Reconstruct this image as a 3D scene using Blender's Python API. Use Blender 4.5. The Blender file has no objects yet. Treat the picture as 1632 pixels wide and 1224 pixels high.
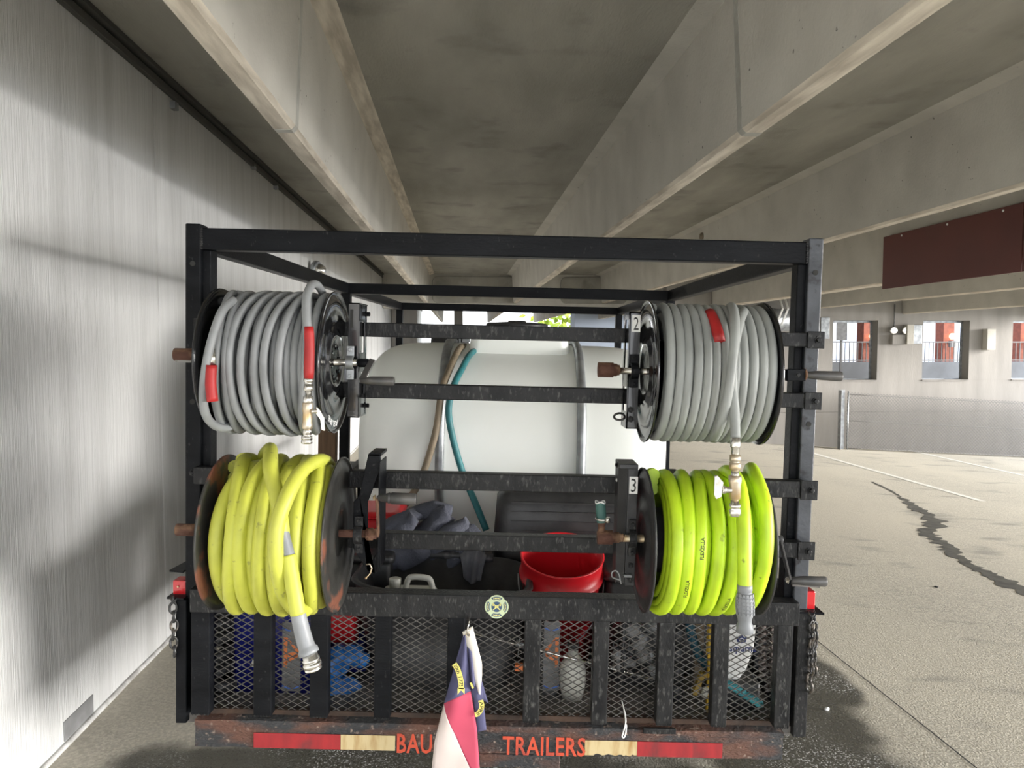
import bpy, bmesh, math, random
from mathutils import Vector, Matrix, noise
random.seed(7)
S = bpy.context.scene
COL = S.collection
PI = math.pi
sin, cos = math.sin, math.cos

# ------------------------------------------------------------------ camera, sky, lights, exposure
CH = 1.65                      # eye height
FPX = 1200.0                   # focal length in pixels of the 1632 px frame
PITCH = math.radians(3.1)
TILT = 0.0235                  # the trailer leans to its right
GA = math.radians(4.0)         # the garage bays run 4 degrees off the view
cd = bpy.data.cameras.new('camera'); cam = bpy.data.objects.new('camera', cd); COL.objects.link(cam)
cd.sensor_width = 36.0; cd.lens = 36.0 * FPX / 1632.0; cd.clip_end = 300; cd.clip_start = 0.05
cam.location = (0, 0, CH); cam.rotation_euler = (PI / 2 - PITCH, 0, 0)
S.camera = cam

W = bpy.data.worlds.new('overcast_sky'); S.world = W; W.use_nodes = True
wn = W.node_tree; wn.nodes.clear()
bg = wn.nodes.new('ShaderNodeBackground'); wo = wn.nodes.new('ShaderNodeOutputWorld')
tc = wn.nodes.new('ShaderNodeTexCoord'); sx = wn.nodes.new('ShaderNodeSeparateXYZ')
cr = wn.nodes.new('ShaderNodeValToRGB')
cr.color_ramp.elements[0].position = 0.0; cr.color_ramp.elements[0].color = (0.95, 0.97, 1.0, 1)
cr.color_ramp.elements[1].position = 0.7; cr.color_ramp.elements[1].color = (0.72, 0.82, 1.0, 1)
wn.links.new(tc.outputs['Generated'], sx.inputs[0]); wn.links.new(sx.outputs[2], cr.inputs[0])
wn.links.new(cr.outputs[0], bg.inputs[0]); wn.links.new(bg.outputs[0], wo.inputs[0])
bg.inputs[1].default_value = 2.2

sd = bpy.data.lights.new('sun', 'SUN'); sun = bpy.data.objects.new('sun', sd); COL.objects.link(sun)
sd.energy = 8.5; sd.angle = math.radians(30); sd.color = (1.0, 0.97, 0.93)
_d = Vector((-0.95, 0.24, -0.17))       # low sun through the open side behind the viewer
sun.rotation_euler = _d.to_track_quat('-Z', 'Y').to_euler()
sun.location = (6, -6, 3)

S.view_settings.view_transform = 'Standard'; S.view_settings.look = 'None'
S.view_settings.gamma = 1.0; S.view_settings.use_curve_mapping = False
S.view_settings.exposure = 0.85
try:
    S.cycles.max_bounces = 10; S.cycles.diffuse_bounces = 6; S.cycles.use_denoising = True
except Exception:
    pass

# ------------------------------------------------------------------ frames
def ray(px, py):
    x = (px - 816.0) / FPX; u = (612.0 - py) / FPX
    return Vector((x, cos(PITCH) + u * sin(PITCH), -sin(PITCH) + u * cos(PITCH)))
def PT(px, py, D):
    """trailer-space point at depth D (trailer space leans by TILT about the view axis through the eye)"""
    r = ray(px, py); r *= D / r.y
    x, z = r.x, r.z
    return Vector((x * cos(TILT) - z * sin(TILT), D, x * sin(TILT) + z * cos(TILT) + CH))
def T(p):
    x, z = p[0], p[2] - CH
    return Vector((x * cos(TILT) + z * sin(TILT), p[1], -x * sin(TILT) + z * cos(TILT) + CH))
PXROW = 547          # image row at which the x readings of a section were taken
def PX(px, D): return PT(px, PXROW, D).x
def PZ(py, D): return PT(816, py, D).z
def floor_z(u):
    return -0.033 * u if u < 2 else -0.066 - 0.055 * (u - 2)
def GV(u, w, z=0.0):
    return Vector((u * cos(GA) - w * sin(GA), u * sin(GA) + w * cos(GA), z))
def to_g(v):
    return (v.x * cos(GA) + v.y * sin(GA), -v.x * sin(GA) + v.y * cos(GA))
def FP(px, py):
    """garage (u, w) of the floor point seen at a pixel"""
    r = ray(px, py); z = 0.0
    for _ in range(12):
        t = (z - CH) / r.z
        u, w = to_g(r * t); z = floor_z(u)
    return u, w

# ------------------------------------------------------------------ mesh collector
class G:
    def __init__(s): s.v = []; s.f = []; s.m = []; s.sm = []
    def add(s, vs, fs, mi=0, smooth=False):
        n = len(s.v); s.v += [Vector(v) for v in vs]
        for f in fs: s.f.append([i + n for i in f]); s.m.append(mi); s.sm.append(smooth)
        return s
    def box(s, x0, x1, y0, y1, z0, z1, mi=0):
        v = [(x, y, z) for x in (x0, x1) for y in (y0, y1) for z in (z0, z1)]
        return s.add(v, [(0, 1, 3, 2), (4, 6, 7, 5), (0, 4, 5, 1), (2, 3, 7, 6), (0, 2, 6, 4), (1, 5, 7, 3)], mi)
    def bar(s, a, b, w, h=None, up=(0, 0, 1), mi=0):
        """box bar from a to b, w across, h along up"""
        a = Vector(a); b = Vector(b); h = h or w
        d = (b - a).normalized(); up = Vector(up)
        if abs(d.dot(up)) > 0.98: up = Vector((0, 1, 0)) if abs(d.y) < 0.9 else Vector((1, 0, 0))
        r = d.cross(up).normalized(); u = r.cross(d).normalized()
        v = [p + r * (i * w / 2) + u * (j * h / 2) for p in (a, b) for i, j in ((-1, -1), (1, -1), (1, 1), (-1, 1))]
        return s.add(v, [(0, 3, 2, 1), (4, 5, 6, 7), (0, 1, 5, 4), (1, 2, 6, 5), (2, 3, 7, 6), (3, 0, 4, 7)], mi)
    def tube(s, pts, r, n=10, mi=0, caps=True, closed=False):
        pts = [Vector(p) for p in pts]; L = len(pts)
        rs = r if isinstance(r, (list, tuple)) else [r] * L
        tan = []
        for i in range(L):
            if closed: t = pts[(i + 1) % L] - pts[i - 1]
            else: t = pts[min(i + 1, L - 1)] - pts[max(i - 1, 0)]
            tan.append(t.normalized() if t.length > 1e-9 else (tan[-1] if tan else Vector((0, 0, 1))))
        u = tan[0].orthogonal().normalized(); vs = []
        for i in range(L):
            t = tan[i]; u = (u - t * u.dot(t))
            u = u.normalized() if u.length > 1e-6 else t.orthogonal().normalized()
            w = t.cross(u)
            for k in range(n):
                a = 2 * PI * k / n
                vs.append(pts[i] + (u * cos(a) + w * sin(a)) * rs[i])
        fs = []
        for i in range(L if closed else L - 1):
            j = (i + 1) % L
            for k in range(n):
                k2 = (k + 1) % n
                fs.append((i * n + k, i * n + k2, j * n + k2, j * n + k))
        s.add(vs, fs, mi, True)
        if caps and not closed:
            b = len(s.v) - L * n
            s.f.append([b + k for k in range(n)][::-1]); s.m.append(mi); s.sm.append(False)
            b2 = b + (L - 1) * n
            s.f.append([b2 + k for k in range(n)]); s.m.append(mi); s.sm.append(False)
        return s
    def lathe(s, c, axis, prof, n=24, mi=0, smooth=True):
        """prof = [(along, radius)...] about an axis through c"""
        c = Vector(c); a = Vector(axis).normalized(); u = a.orthogonal().normalized(); w = a.cross(u)
        vs = []
        for (h, r) in prof:
            for k in range(n):
                t = 2 * PI * k / n
                vs.append(c + a * h + (u * cos(t) + w * sin(t)) * max(r, 1e-5))
        fs = []
        for i in range(len(prof) - 1):
            for k in range(n):
                k2 = (k + 1) % n
                fs.append((i * n + k, i * n + k2, (i + 1) * n + k2, (i + 1) * n + k))
        fs.append(tuple(range(n))[::-1]); fs.append(tuple((len(prof) - 1) * n + k for k in range(n)))
        n0 = len(s.f)
        s.add(vs, fs, mi, smooth); s.sm[-1] = False; s.sm[-2] = False
        return s
    def prism(s, poly, axis_vec, mi=0):
        """poly: 3-D outline; extruded by axis_vec"""
        p = [Vector(q) for q in poly]; e = Vector(axis_vec); n = len(p)
        fs = [tuple(range(n))[::-1], tuple(range(n, 2 * n))] + [(i, (i + 1) % n, n + (i + 1) % n, n + i) for i in range(n)]
        return s.add(p + [q + e for q in p], fs, mi)
    def grid(s, fn, nu, nv, mi=0, smooth=True, closed_u=False):
        vs = [fn(i / (nu if closed_u else nu - 1), j / (nv - 1)) for i in range(nu) for j in range(nv)]
        fs = []
        for i in range(nu if closed_u else nu - 1):
            i2 = (i + 1) % nu
            for j in range(nv - 1):
                fs.append((i * nv + j, i2 * nv + j, i2 * nv + j + 1, i * nv + j + 1))
        return s.add(vs, fs, mi, smooth)
    def join(s, g, mi=None):
        n = len(s.v); s.v += g.v
        for f, m, sm in zip(g.f, g.m, g.sm): s.f.append([i + n for i in f]); s.m.append(m if mi is None else mi); s.sm.append(sm)
        return s

def cr_spline(P, per=8):
    P = [Vector(p) for p in P]; Q = [P[0] * 2 - P[1]] + P + [P[-1] * 2 - P[-2]]; out = []
    for i in range(1, len(Q) - 2):
        a, b, c, d = Q[i - 1], Q[i], Q[i + 1], Q[i + 2]
        for k in range(per):
            t = k / per
            out.append(0.5 * ((2 * b) + (c - a) * t + (2 * a - 5 * b + 4 * c - d) * t * t + (3 * b - a - 3 * c + d) * t ** 3))
    out.append(P[-1]); return out

# ------------------------------------------------------------------ materials
MATS = {}
def mat(name, col, rough=0.6, metal=0.0, col2=None, scale=6.0, stretch=(1, 1, 1), bump=0.0, bscale=None, detail=6, lo=0.35, hi=0.65,
        col3=None, scale3=2.0, lo3=0.55, hi3=0.62, spec=0.5, trans=0.0, emit=None, estr=1.0, rough2=None, coat=0.0, sss=0.0, stretch3=(1, 1, 1)):
    if name in MATS: return MATS[name]
    m = bpy.data.materials.new(name); m.use_nodes = True; t = m.node_tree; N = t.nodes; Lk = t.links
    b = N['Principled BSDF']
    b.inputs['Base Color'].default_value = (*col, 1); b.inputs['Roughness'].default_value = rough
    b.inputs['Metallic'].default_value = metal; b.inputs['Specular IOR Level'].default_value = spec
    b.inputs['Transmission Weight'].default_value = trans; b.inputs['Coat Weight'].default_value = coat
    if sss: b.inputs['Subsurface Weight'].default_value = sss
    if emit: b.inputs['Emission Color'].default_value = (*emit, 1); b.inputs['Emission Strength'].default_value = estr
    tcn = N.new('ShaderNodeTexCoord')
    def nz(sc, st, det=6.0):
        mp = N.new('ShaderNodeMapping'); mp.inputs['Scale'].default_value = st
        Lk.new(tcn.outputs['Object'], mp.inputs[0])
        n = N.new('ShaderNodeTexNoise'); n.inputs['Scale'].default_value = sc; n.inputs['Detail'].default_value = det
        Lk.new(mp.outputs[0], n.inputs['Vector']); return n
    last = None
    if col2:
        n = nz(scale, stretch, detail)
        r = N.new('ShaderNodeMapRange'); r.inputs[1].default_value = lo; r.inputs[2].default_value = hi
        Lk.new(n.outputs[0], r.inputs[0])
        mx = N.new('ShaderNodeMix'); mx.data_type = 'RGBA'
        mx.inputs[6].default_value = (*col, 1); mx.inputs[7].default_value = (*col2, 1)
        Lk.new(r.outputs[0], mx.inputs[0]); last = mx.outputs[2]
        if rough2 is not None:
            rr = N.new('ShaderNodeMapRange'); rr.inputs[3].default_value = rough; rr.inputs[4].default_value = rough2
            Lk.new(r.outputs[0], rr.inputs[0]); Lk.new(rr.outputs[0], b.inputs['Roughness'])
    if col3:
        n = nz(scale3, stretch3, 8)
        r = N.new('ShaderNodeMapRange'); r.inputs[1].default_value = lo3; r.inputs[2].default_value = hi3
        Lk.new(n.outputs[0], r.inputs[0])
        mx = N.new('ShaderNodeMix'); mx.data_type = 'RGBA'
        if last: Lk.new(last, mx.inputs[6])
        else: mx.inputs[6].default_value = (*col, 1)
        mx.inputs[7].default_value = (*col3, 1)
        Lk.new(r.outputs[0], mx.inputs[0]); last = mx.outputs[2]
    if last: Lk.new(last, b.inputs['Base Color'])
    if bump:
        n = nz(bscale or scale * 3, stretch, 8)
        bp = N.new('ShaderNodeBump'); bp.inputs['Strength'].default_value = min(1, bump); bp.inputs['Distance'].default_value = 0.01
        Lk.new(n.outputs[0], bp.inputs['Height']); Lk.new(bp.outputs[0], b.inputs['Normal'])
    MATS[name] = m; return m

M_wall = mat('brushed_concrete', (0.68, 0.68, 0.67), 0.85, col2=(0.55, 0.55, 0.54), scale=16, stretch=(7, 7, 0.07), bump=0.7, bscale=34, lo=0.3, hi=0.7,
             col3=(0.40, 0.40, 0.385), scale3=2.2, lo3=0.50, hi3=0.85, stretch3=(2.2, 2.2, 0.16))
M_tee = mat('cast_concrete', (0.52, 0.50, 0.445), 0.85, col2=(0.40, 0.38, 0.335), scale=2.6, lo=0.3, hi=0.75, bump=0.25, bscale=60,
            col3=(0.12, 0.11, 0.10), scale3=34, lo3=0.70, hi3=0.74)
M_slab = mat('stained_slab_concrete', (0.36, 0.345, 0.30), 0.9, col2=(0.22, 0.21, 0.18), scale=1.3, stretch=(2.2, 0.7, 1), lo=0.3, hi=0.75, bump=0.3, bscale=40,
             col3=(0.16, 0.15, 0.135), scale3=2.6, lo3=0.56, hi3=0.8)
M_edge = mat('pale_edge_bounce_concrete', (0.68, 0.62, 0.52), 0.85, col2=(0.42, 0.37, 0.30), scale=3, stretch=(8, 1, 8), bump=0.2, bscale=50)
M_far = mat('pale_far_wall_concrete', (0.31, 0.292, 0.268), 0.88, col2=(0.23, 0.217, 0.20), scale=1.5, stretch=(2.5, 1, 0.35), lo=0.3, hi=0.7, bump=0.2, bscale=30)
M_caulk = mat('pale_caulk', (0.62, 0.62, 0.60), 0.7, col2=(0.35, 0.34, 0.32), scale=12, bump=0.5)
M_dark = mat('dark_gap', (0.03, 0.03, 0.028), 0.95)
M_paintline = mat('white_line_paint', (0.72, 0.70, 0.64), 0.75, col2=(0.5, 0.48, 0.43), scale=14, lo=0.5, hi=0.7)
M_stain = mat('wet_streak_concrete', (0.075, 0.072, 0.064), 0.8, spec=.2, col2=(0.12, 0.115, 0.10), scale=10)
M_redpanel = mat('maroon_panel', (0.12, 0.034, 0.028), 0.55, col2=(0.095, 0.028, 0.024), scale=1.2)
M_galv = mat('galvanised_steel', (0.42, 0.44, 0.45), 0.42, 0.75, col2=(0.26, 0.27, 0.28), scale=14, bump=0.1)
M_fencewire = mat('dull_fence_wire', (0.16, 0.155, 0.15), 0.6, 0.4)
M_chrome = mat('bright_steel', (0.75, 0.74, 0.70), 0.25, 0.95, col2=(0.45, 0.42, 0.36), scale=30, lo=0.45, hi=0.7)
M_brass = mat('tarnished_brass', (0.58, 0.42, 0.22), 0.38, 0.8, col2=(0.60, 0.56, 0.48), scale=22)
M_rust = mat('rusty_pipe', (0.17, 0.085, 0.05), 0.8, 0.3, col2=(0.32, 0.20, 0.12), scale=25, bump=0.5, col3=(0.10, 0.045, 0.03), scale3=12, lo3=0.5, hi3=0.6)
M_steel = mat('worn_black_steel', (0.004, 0.0044, 0.0055), 0.45, 0.0, spec=0.12, col2=(0.010, 0.011, 0.013), scale=5, stretch=(1, 1, 3), lo=0.35, hi=0.75, bump=0.12, bscale=60,
              col3=(0.05, 0.05, 0.05), scale3=90, stretch3=(1, 1, .5), lo3=0.64, hi3=0.78)
M_steelg = mat('scuffed_grey_black_steel', (0.009, 0.0092, 0.010), 0.42, 0.0, spec=0.2, col2=(0.026, 0.026, 0.026), scale=9, stretch=(2, 1, 1), lo=0.3, hi=0.75, bump=0.2, bscale=80,
               col3=(0.10, 0.10, 0.095), scale3=120, stretch3=(1, 1, .35), lo3=0.56, hi3=0.78)
M_gloss = mat('glossy_black_paint', (0.008, 0.008, 0.009), 0.16, 0.0, coat=0.4)
M_flange_rust = mat('black_flange_with_rust', (0.018, 0.018, 0.016), 0.45, 0.1, col2=(0.05, 0.048, 0.042), scale=9, col3=(0.20, 0.075, 0.045), scale3=9, lo3=0.60, hi3=0.66, bump=0.2)
M_rustbar = mat('rusty_crossmember', (0.115, 0.055, 0.038), 0.85, 0.0, col2=(0.035, 0.036, 0.038), scale=5, stretch=(1, 1, 2.6), lo=0.40, hi=0.56, bump=0.9, bscale=70,
                col3=(0.26, 0.20, 0.16), scale3=60, lo3=0.60, hi3=0.72)
M_deck = mat('dirty_deck_steel', (0.10, 0.092, 0.085), 0.8, 0.0, col2=(0.20, 0.185, 0.17), scale=12, bump=0.5)
M_mesh = mat('worn_expanded_metal', (0.17, 0.165, 0.155), 0.45, 0.5, col2=(0.07, 0.065, 0.06), scale=16)
M_hoseg = mat('grey_rubber_hose', (0.26, 0.27, 0.275), 0.5, col2=(0.18, 0.187, 0.19), scale=9, lo=0.35, hi=0.7, bump=0.05)
M_hosel = mat('pale_grey_rubber_hose', (0.30, 0.315, 0.30), 0.5, col2=(0.22, 0.23, 0.22), scale=7, lo=0.35, hi=0.7)
M_hosey = mat('lime_yellow_hose', (0.53, 0.55, 0.070), 0.5, col2=(0.40, 0.41, 0.060), scale=10, lo=0.4, hi=0.75, col3=(0.22, 0.22, 0.05), scale3=38, lo3=0.64, hi3=0.74, bump=0.08)
M_hoseb = mat('bright_lime_hose', (0.52, 0.74, 0.02), 0.45, col2=(0.36, 0.52, 0.02), scale=9, lo=0.4, hi=0.75, col3=(0.18, 0.24, 0.02), scale3=38, lo3=0.66, hi3=0.74)
M_redrub = mat('red_rubber_sleeve', (0.40, 0.014, 0.014), 0.55, col2=(0.30, 0.012, 0.012), scale=14)
M_greyrub = mat('grey_rubber_fitting', (0.24, 0.25, 0.26), 0.5, col2=(0.18, 0.19, 0.20), scale=12)
M_tank = mat('white_polyethylene', (0.88, 0.90, 0.87), 0.38, col2=(0.82, 0.85, 0.80), scale=1.4, sss=0.0, bump=0.04, bscale=8)
M_blackpl = mat('black_plastic', (0.018, 0.018, 0.019), 0.45, col2=(0.035, 0.035, 0.036), scale=14, bump=0.15, bscale=60)
M_redpl = mat('red_plastic', (0.62, 0.012, 0.022), 0.35, col2=(0.50, 0.01, 0.016), scale=5)
M_bluepl = mat('dark_blue_plastic', (0.012, 0.016, 0.16), 0.25, col2=(0.01, 0.012, 0.11), scale=5)
M_bluetarp = mat('bright_blue_tarp', (0.02, 0.16, 0.50), 0.3, col2=(0.015, 0.09, 0.30), scale=14, bump=0.5)
M_cloth = mat('grey_blue_quilt', (0.085, 0.09, 0.115), 0.95, col2=(0.055, 0.058, 0.075), scale=8, bump=0.5, bscale=120)
M_rag = mat('grey_rag', (0.15, 0.15, 0.165), 0.9, col2=(0.10, 0.10, 0.11), scale=14, bump=0.3)
M_whitepl = mat('dirty_white_plastic', (0.66, 0.66, 0.60), 0.45, col2=(0.50, 0.49, 0.43), scale=6)
M_teal = mat('teal_hose', (0.03, 0.20, 0.22), 0.5, col2=(0.02, 0.13, 0.14), scale=14)
M_tan = mat('dirty_tan_hose', (0.23, 0.18, 0.12), 0.6, col2=(0.15, 0.12, 0.08), scale=14)
M_yellow = mat('yellow_plastic', (0.75, 0.48, 0.04), 0.5, col2=(0.55, 0.36, 0.04), scale=8)
M_orange = mat('orange_print', (0.85, 0.25, 0.08), 0.5)
M_letter = mat('red_orange_stencil_paint', (0.50, 0.065, 0.028), 0.6, col2=(0.30, 0.045, 0.03), scale=20, lo=0.55, hi=0.7)
M_tapered = mat('red_reflective_tape', (0.33, 0.018, 0.022), 0.5, col2=(0.22, 0.014, 0.018), scale=9, stretch=(3, 1, 1), col3=(0.05, 0.03, 0.03), scale3=11, stretch3=(1, 1, .5), lo3=0.58, hi3=0.72)
M_tapewhite = mat('yellowed_reflective_tape', (0.52, 0.42, 0.23), 0.5, col2=(0.33, 0.19, 0.06), scale=16, stretch=(3, 1, 0.6), lo=0.42, hi=0.72)
M_white = mat('white_sticker', (0.78, 0.78, 0.76), 0.5)
M_ink = mat('black_ink', (0.012, 0.012, 0.012), 0.5)
M_fl_white = mat('flag_white', (0.62, 0.54, 0.50), 0.85, col2=(0.54, 0.46, 0.43), scale=7)
M_fl_red = mat('flag_faded_red', (0.45, 0.060, 0.105), 0.85, col2=(0.38, 0.045, 0.085), scale=7)
M_fl_blue = mat('flag_faded_blue', (0.085, 0.085, 0.165), 0.85, col2=(0.06, 0.06, 0.125), scale=7)
M_fl_yel = mat('flag_yellow', (0.70, 0.62, 0.16), 0.8)
M_canvas = mat('canvas_header', (0.72, 0.68, 0.60), 0.9, col2=(0.58, 0.54, 0.47), scale=9)
M_lens = mat('red_lamp_lens', (0.55, 0.015, 0.02), 0.2, coat=0.5)
M_chain = mat('black_chain_steel', (0.05, 0.05, 0.05), 0.4, 0.6, col2=(0.13, 0.11, 0.09), scale=28, lo=0.5, hi=0.7)
M_handle = mat('dark_grey_grip', (0.055, 0.055, 0.055), 0.4, 0.1, col2=(0.09, 0.085, 0.08), scale=20)
M_tyre = mat('black_rubber_tyre', (0.02, 0.02, 0.02), 0.85)
M_stk_g = mat('sticker_pale_green', (0.50, 0.58, 0.36), 0.5)
M_stk_n = mat('sticker_navy', (0.03, 0.07, 0.14), 0.5)
M_wallout = mat('white_facade', (0.52, 0.60, 0.74), 0.8)
M_brickcol = mat('orange_brick_column', (0.24, 0.07, 0.04), 0.85, col2=(0.17, 0.05, 0.03), scale=9)
M_lantern = mat('lit_lantern_globe', (1, 0.8, 0.5), 0.5, emit=(1.0, 0.62, 0.25), estr=4.0)
M_leaf = mat('yellow_green_foliage', (0.45, 0.50, 0.03), 0.7, col2=(0.20, 0.30, 0.02), scale=8)
M_grey = mat('mid_grey_paint', (0.22, 0.22, 0.22), 0.6, col2=(0.15, 0.15, 0.15), scale=12)
M_rope = mat('aqua_rope', (0.10, 0.42, 0.45), 0.7, col2=(0.05, 0.26, 0.30), scale=30, bump=0.4)

# floor: broomed concrete with real damp patches (stains have their own shape)
def floor_mat():
    m = bpy.data.materials.new('broomed_floor_concrete'); m.use_nodes = True; t = m.node_tree; N = t.nodes; L = t.links
    b = N['Principled BSDF']; tcn = N.new('ShaderNodeTexCoord')
    def noi(sc, st=(1, 1, 1), det=8):
        mp = N.new('ShaderNodeMapping'); mp.inputs['Scale'].default_value = st; L.new(tcn.outputs['Object'], mp.inputs[0])
        n = N.new('ShaderNodeTexNoise'); n.inputs['Scale'].default_value = sc; n.inputs['Detail'].default_value = det; L.new(mp.outputs[0], n.inputs['Vector']); return n
    def mr(src, a, b_, c=0.0, d=1.0, smooth=True):
        r = N.new('ShaderNodeMapRange'); r.interpolation_type = 'SMOOTHSTEP' if smooth else 'LINEAR'
        for i, v in enumerate((a, b_, c, d)): r.inputs[1 + i].default_value = v
        L.new(src, r.inputs[0]); return r.outputs[0]
    def mixc(f, a, b_):
        x = N.new('ShaderNodeMix'); x.data_type = 'RGBA'
        for i, q in ((6, a), (7, b_)):
            if isinstance(q, tuple): x.inputs[i].default_value = (*q, 1)
            else: L.new(q, x.inputs[i])
        L.new(f, x.inputs[0]); return x.outputs[2]
    def mth(op, a, b_):
        x = N.new('ShaderNodeMath'); x.operation = op
        for i, q in ((0, a), (1, b_)):
            if isinstance(q, (int, float)): x.inputs[i].default_value = q
            else: L.new(q, x.inputs[i])
        return x.outputs[0]
    base = mixc(mr(noi(0.55, (1, 0.6, 1)).outputs[0], 0.35, 0.68), (0.50, 0.46, 0.375), (0.36, 0.335, 0.28))
    base = mixc(mr(noi(70).outputs[0], 0.35, 0.7), base, (0.58, 0.54, 0.45))
    base = mixc(mr(noi(2.2, (0.6, 1.6, 1)).outputs[0], 0.56, 0.75), base, (0.27, 0.255, 0.22))
    # damp patches: ellipses in floor metres, edges broken by noise
    mask = None
    ec = noi(3.0)
    for (cx, cy, rx, ry) in WET:
        mp = N.new('ShaderNodeMapping'); mp.vector_type = 'POINT'
        mp.inputs['Location'].default_value = (-cx / rx, -cy / ry, 0); mp.inputs['Scale'].default_value = (1 / rx, 1 / ry, 0)
        L.new(tcn.outputs['Object'], mp.inputs[0])
        ln = N.new('ShaderNodeVectorMath'); ln.operation = 'LENGTH'; L.new(mp.outputs[0], ln.inputs[0])
        d = mth('ADD', ln.outputs['Value'], mth('MULTIPLY', mth('SUBTRACT', ec.outputs[0], 0.5), 0.9))
        k = mr(d, 0.78, 1.12, 1.0, 0.0)
        mask = k if mask is None else mth('MAXIMUM', mask, k)
    base = mixc(mask, base, (0.085, 0.08, 0.062))
    white_flecks = mth('MULTIPLY', mr(noi(120, det=2).outputs[0], 0.585, 0.64), mth('MULTIPLY', mask, mr(noi(1.7, det=3).outputs[0], 0.42, 0.60)))  # fine white flecks mixed into the colour of the wet patches
    base = mixc(white_flecks, base, (0.75, 0.75, 0.74))
    L.new(base, b.inputs['Base Color'])
    spk = noi(95, det=3)
    glint = mr(spk.outputs[0], 0.55, 0.62, 0.55, 0.05)
    x = N.new('ShaderNodeMix'); x.data_type = 'FLOAT'; x.inputs[2].default_value = 0.8
    L.new(mask, x.inputs[0]); L.new(glint, x.inputs[3]); L.new(x.outputs[0], b.inputs['Roughness'])
    bp = N.new('ShaderNodeBump'); bp.inputs['Strength'].default_value = 0.7; bp.inputs['Distance'].default_value = 0.006
    h = mth('ADD', noi(110, det=4).outputs[0], mth('MULTIPLY', noi(16, (1, 5, 1)).outputs[0], 0.5))
    L.new(h, bp.inputs['Height']); L.new(bp.outputs[0], b.inputs['Normal'])
    return m
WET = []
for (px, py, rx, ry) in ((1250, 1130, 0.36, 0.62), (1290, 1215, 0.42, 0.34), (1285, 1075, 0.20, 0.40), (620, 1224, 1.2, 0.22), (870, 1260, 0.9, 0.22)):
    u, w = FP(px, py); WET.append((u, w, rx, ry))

# ------------------------------------------------------------------ object makers
def link_mesh(name, g, mats, smooth_angle=None, bevel=0.0, segs=2):
    me = bpy.data.meshes.new(name); me.from_pydata([tuple(v) for v in g.v], [], g.f)
    if not isinstance(mats, (list, tuple)): mats = [mats]
    for m in mats: me.materials.append(m)
    me.polygons.foreach_set('material_index', [min(i, len(mats) - 1) for i in g.m])
    me.polygons.foreach_set('use_smooth', g.sm)
    me.update(); o = bpy.data.objects.new(name, me); COL.objects.link(o)
    if bevel:
        md = o.modifiers.new('bevel', 'BEVEL'); md.width = bevel; md.segments = segs; md.limit_method = 'ANGLE'; md.angle_limit = math.radians(50)
    return o
def setp(o, label=None, cat=None, group=None, kind=None):
    if label: o['label'] = label
    if cat: o['category'] = cat
    if group: o['group'] = group
    if kind: o['kind'] = kind
    return o
BASE = {}
def recalc(o):
    bm = bmesh.new(); bm.from_mesh(o.data); bmesh.ops.recalc_face_normals(bm, faces=bm.faces); bm.to_mesh(o.data); bm.free()
# things of the trailer frame
def tthing(name, base, label, cat, group=None):
    o = bpy.data.objects.new(name, None); COL.objects.link(o); o.empty_display_size = 0.05
    b = Vector(base); o.location = T(b); o.rotation_euler = (0, TILT, 0)
    BASE[o.name] = b; return setp(o, label, cat, group)
def part(name, g, mats, parent, bevel=0.0, label=None, kind=None, segs=2, fix=True):
    b = BASE[parent.name]
    for v in g.v: v -= b
    o = link_mesh(name, g, mats, bevel=bevel, segs=segs); o.parent = parent; BASE[o.name] = b
    if fix: recalc(o)
    return setp(o, label, None, None, kind)
def tmesh(name, g, mats, base, label, cat, group=None, bevel=0.0, fix=True):
    b = Vector(base)
    for v in g.v: v -= b
    o = link_mesh(name, g, mats, bevel=bevel); o.location = T(b); o.rotation_euler = (0, TILT, 0)
    BASE[o.name] = b
    if fix: recalc(o)
    return setp(o, label, cat, group)
# garage frame
def groot(name, kind='structure', label=None, cat=None, group=None, base=(0, 0, 0)):
    o = bpy.data.objects.new(name, None); COL.objects.link(o)
    b = Vector(base); o.location = GV(*b[:]); o.rotation_euler = (0, 0, GA); BASE[o.name] = b
    return setp(o, label, cat, group, kind)
def gmesh(name, g, mats, kind='structure', label=None, cat=None, group=None, bevel=0.0, base=(0, 0, 0)):
    b = Vector(base)
    for v in g.v: v -= b
    o = link_mesh(name, g, mats, bevel=bevel); o.location = GV(*b[:]); o.rotation_euler = (0, 0, GA); BASE[o.name] = b
    recalc(o); return setp(o, label, cat, group, kind)

def text_g(body, depth=0.001, spacing=1.0, bold=0.0):
    cu = bpy.data.curves.new('text', 'FONT'); cu.body = body; cu.size = 1.0; cu.space_character = spacing
    cu.offset = bold; cu.resolution_u = 2
    o = bpy.data.objects.new('text', cu); COL.objects.link(o)
    me = bpy.data.meshes.new_from_object(o.evaluated_get(bpy.context.evaluated_depsgraph_get()))
    vs = [v.co.copy() for v in me.vertices]; fs = [tuple(p.vertices) for p in me.polygons]
    bpy.data.objects.remove(o); bpy.data.curves.remove(cu); bpy.data.meshes.remove(me)
    x0 = min(v.x for v in vs); x1 = max(v.x for v in vs); y0 = min(v.y for v in vs); y1 = max(v.y for v in vs)
    vs = [((v.x - x0) / (x1 - x0), (v.y - y0) / (y1 - y0)) for v in vs]      # unit square
    return vs, fs
def text_at(g, body, fn, mi=0, spacing=1.0, bold=0.0):
    """fn maps the unit square of the word to 3-D"""
    vs, fs = text_g(body, spacing=spacing, bold=bold)
    g.add([fn(a, b) for a, b in vs], fs, mi); return g

# ================================================================== THE GARAGE
VS = CH + 0.83          # underside of stems
ZC = CH + 1.42          # underside of slab
UW = -1.57              # face of the left wall
W0, W1 = -9.0, 32.0

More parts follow.
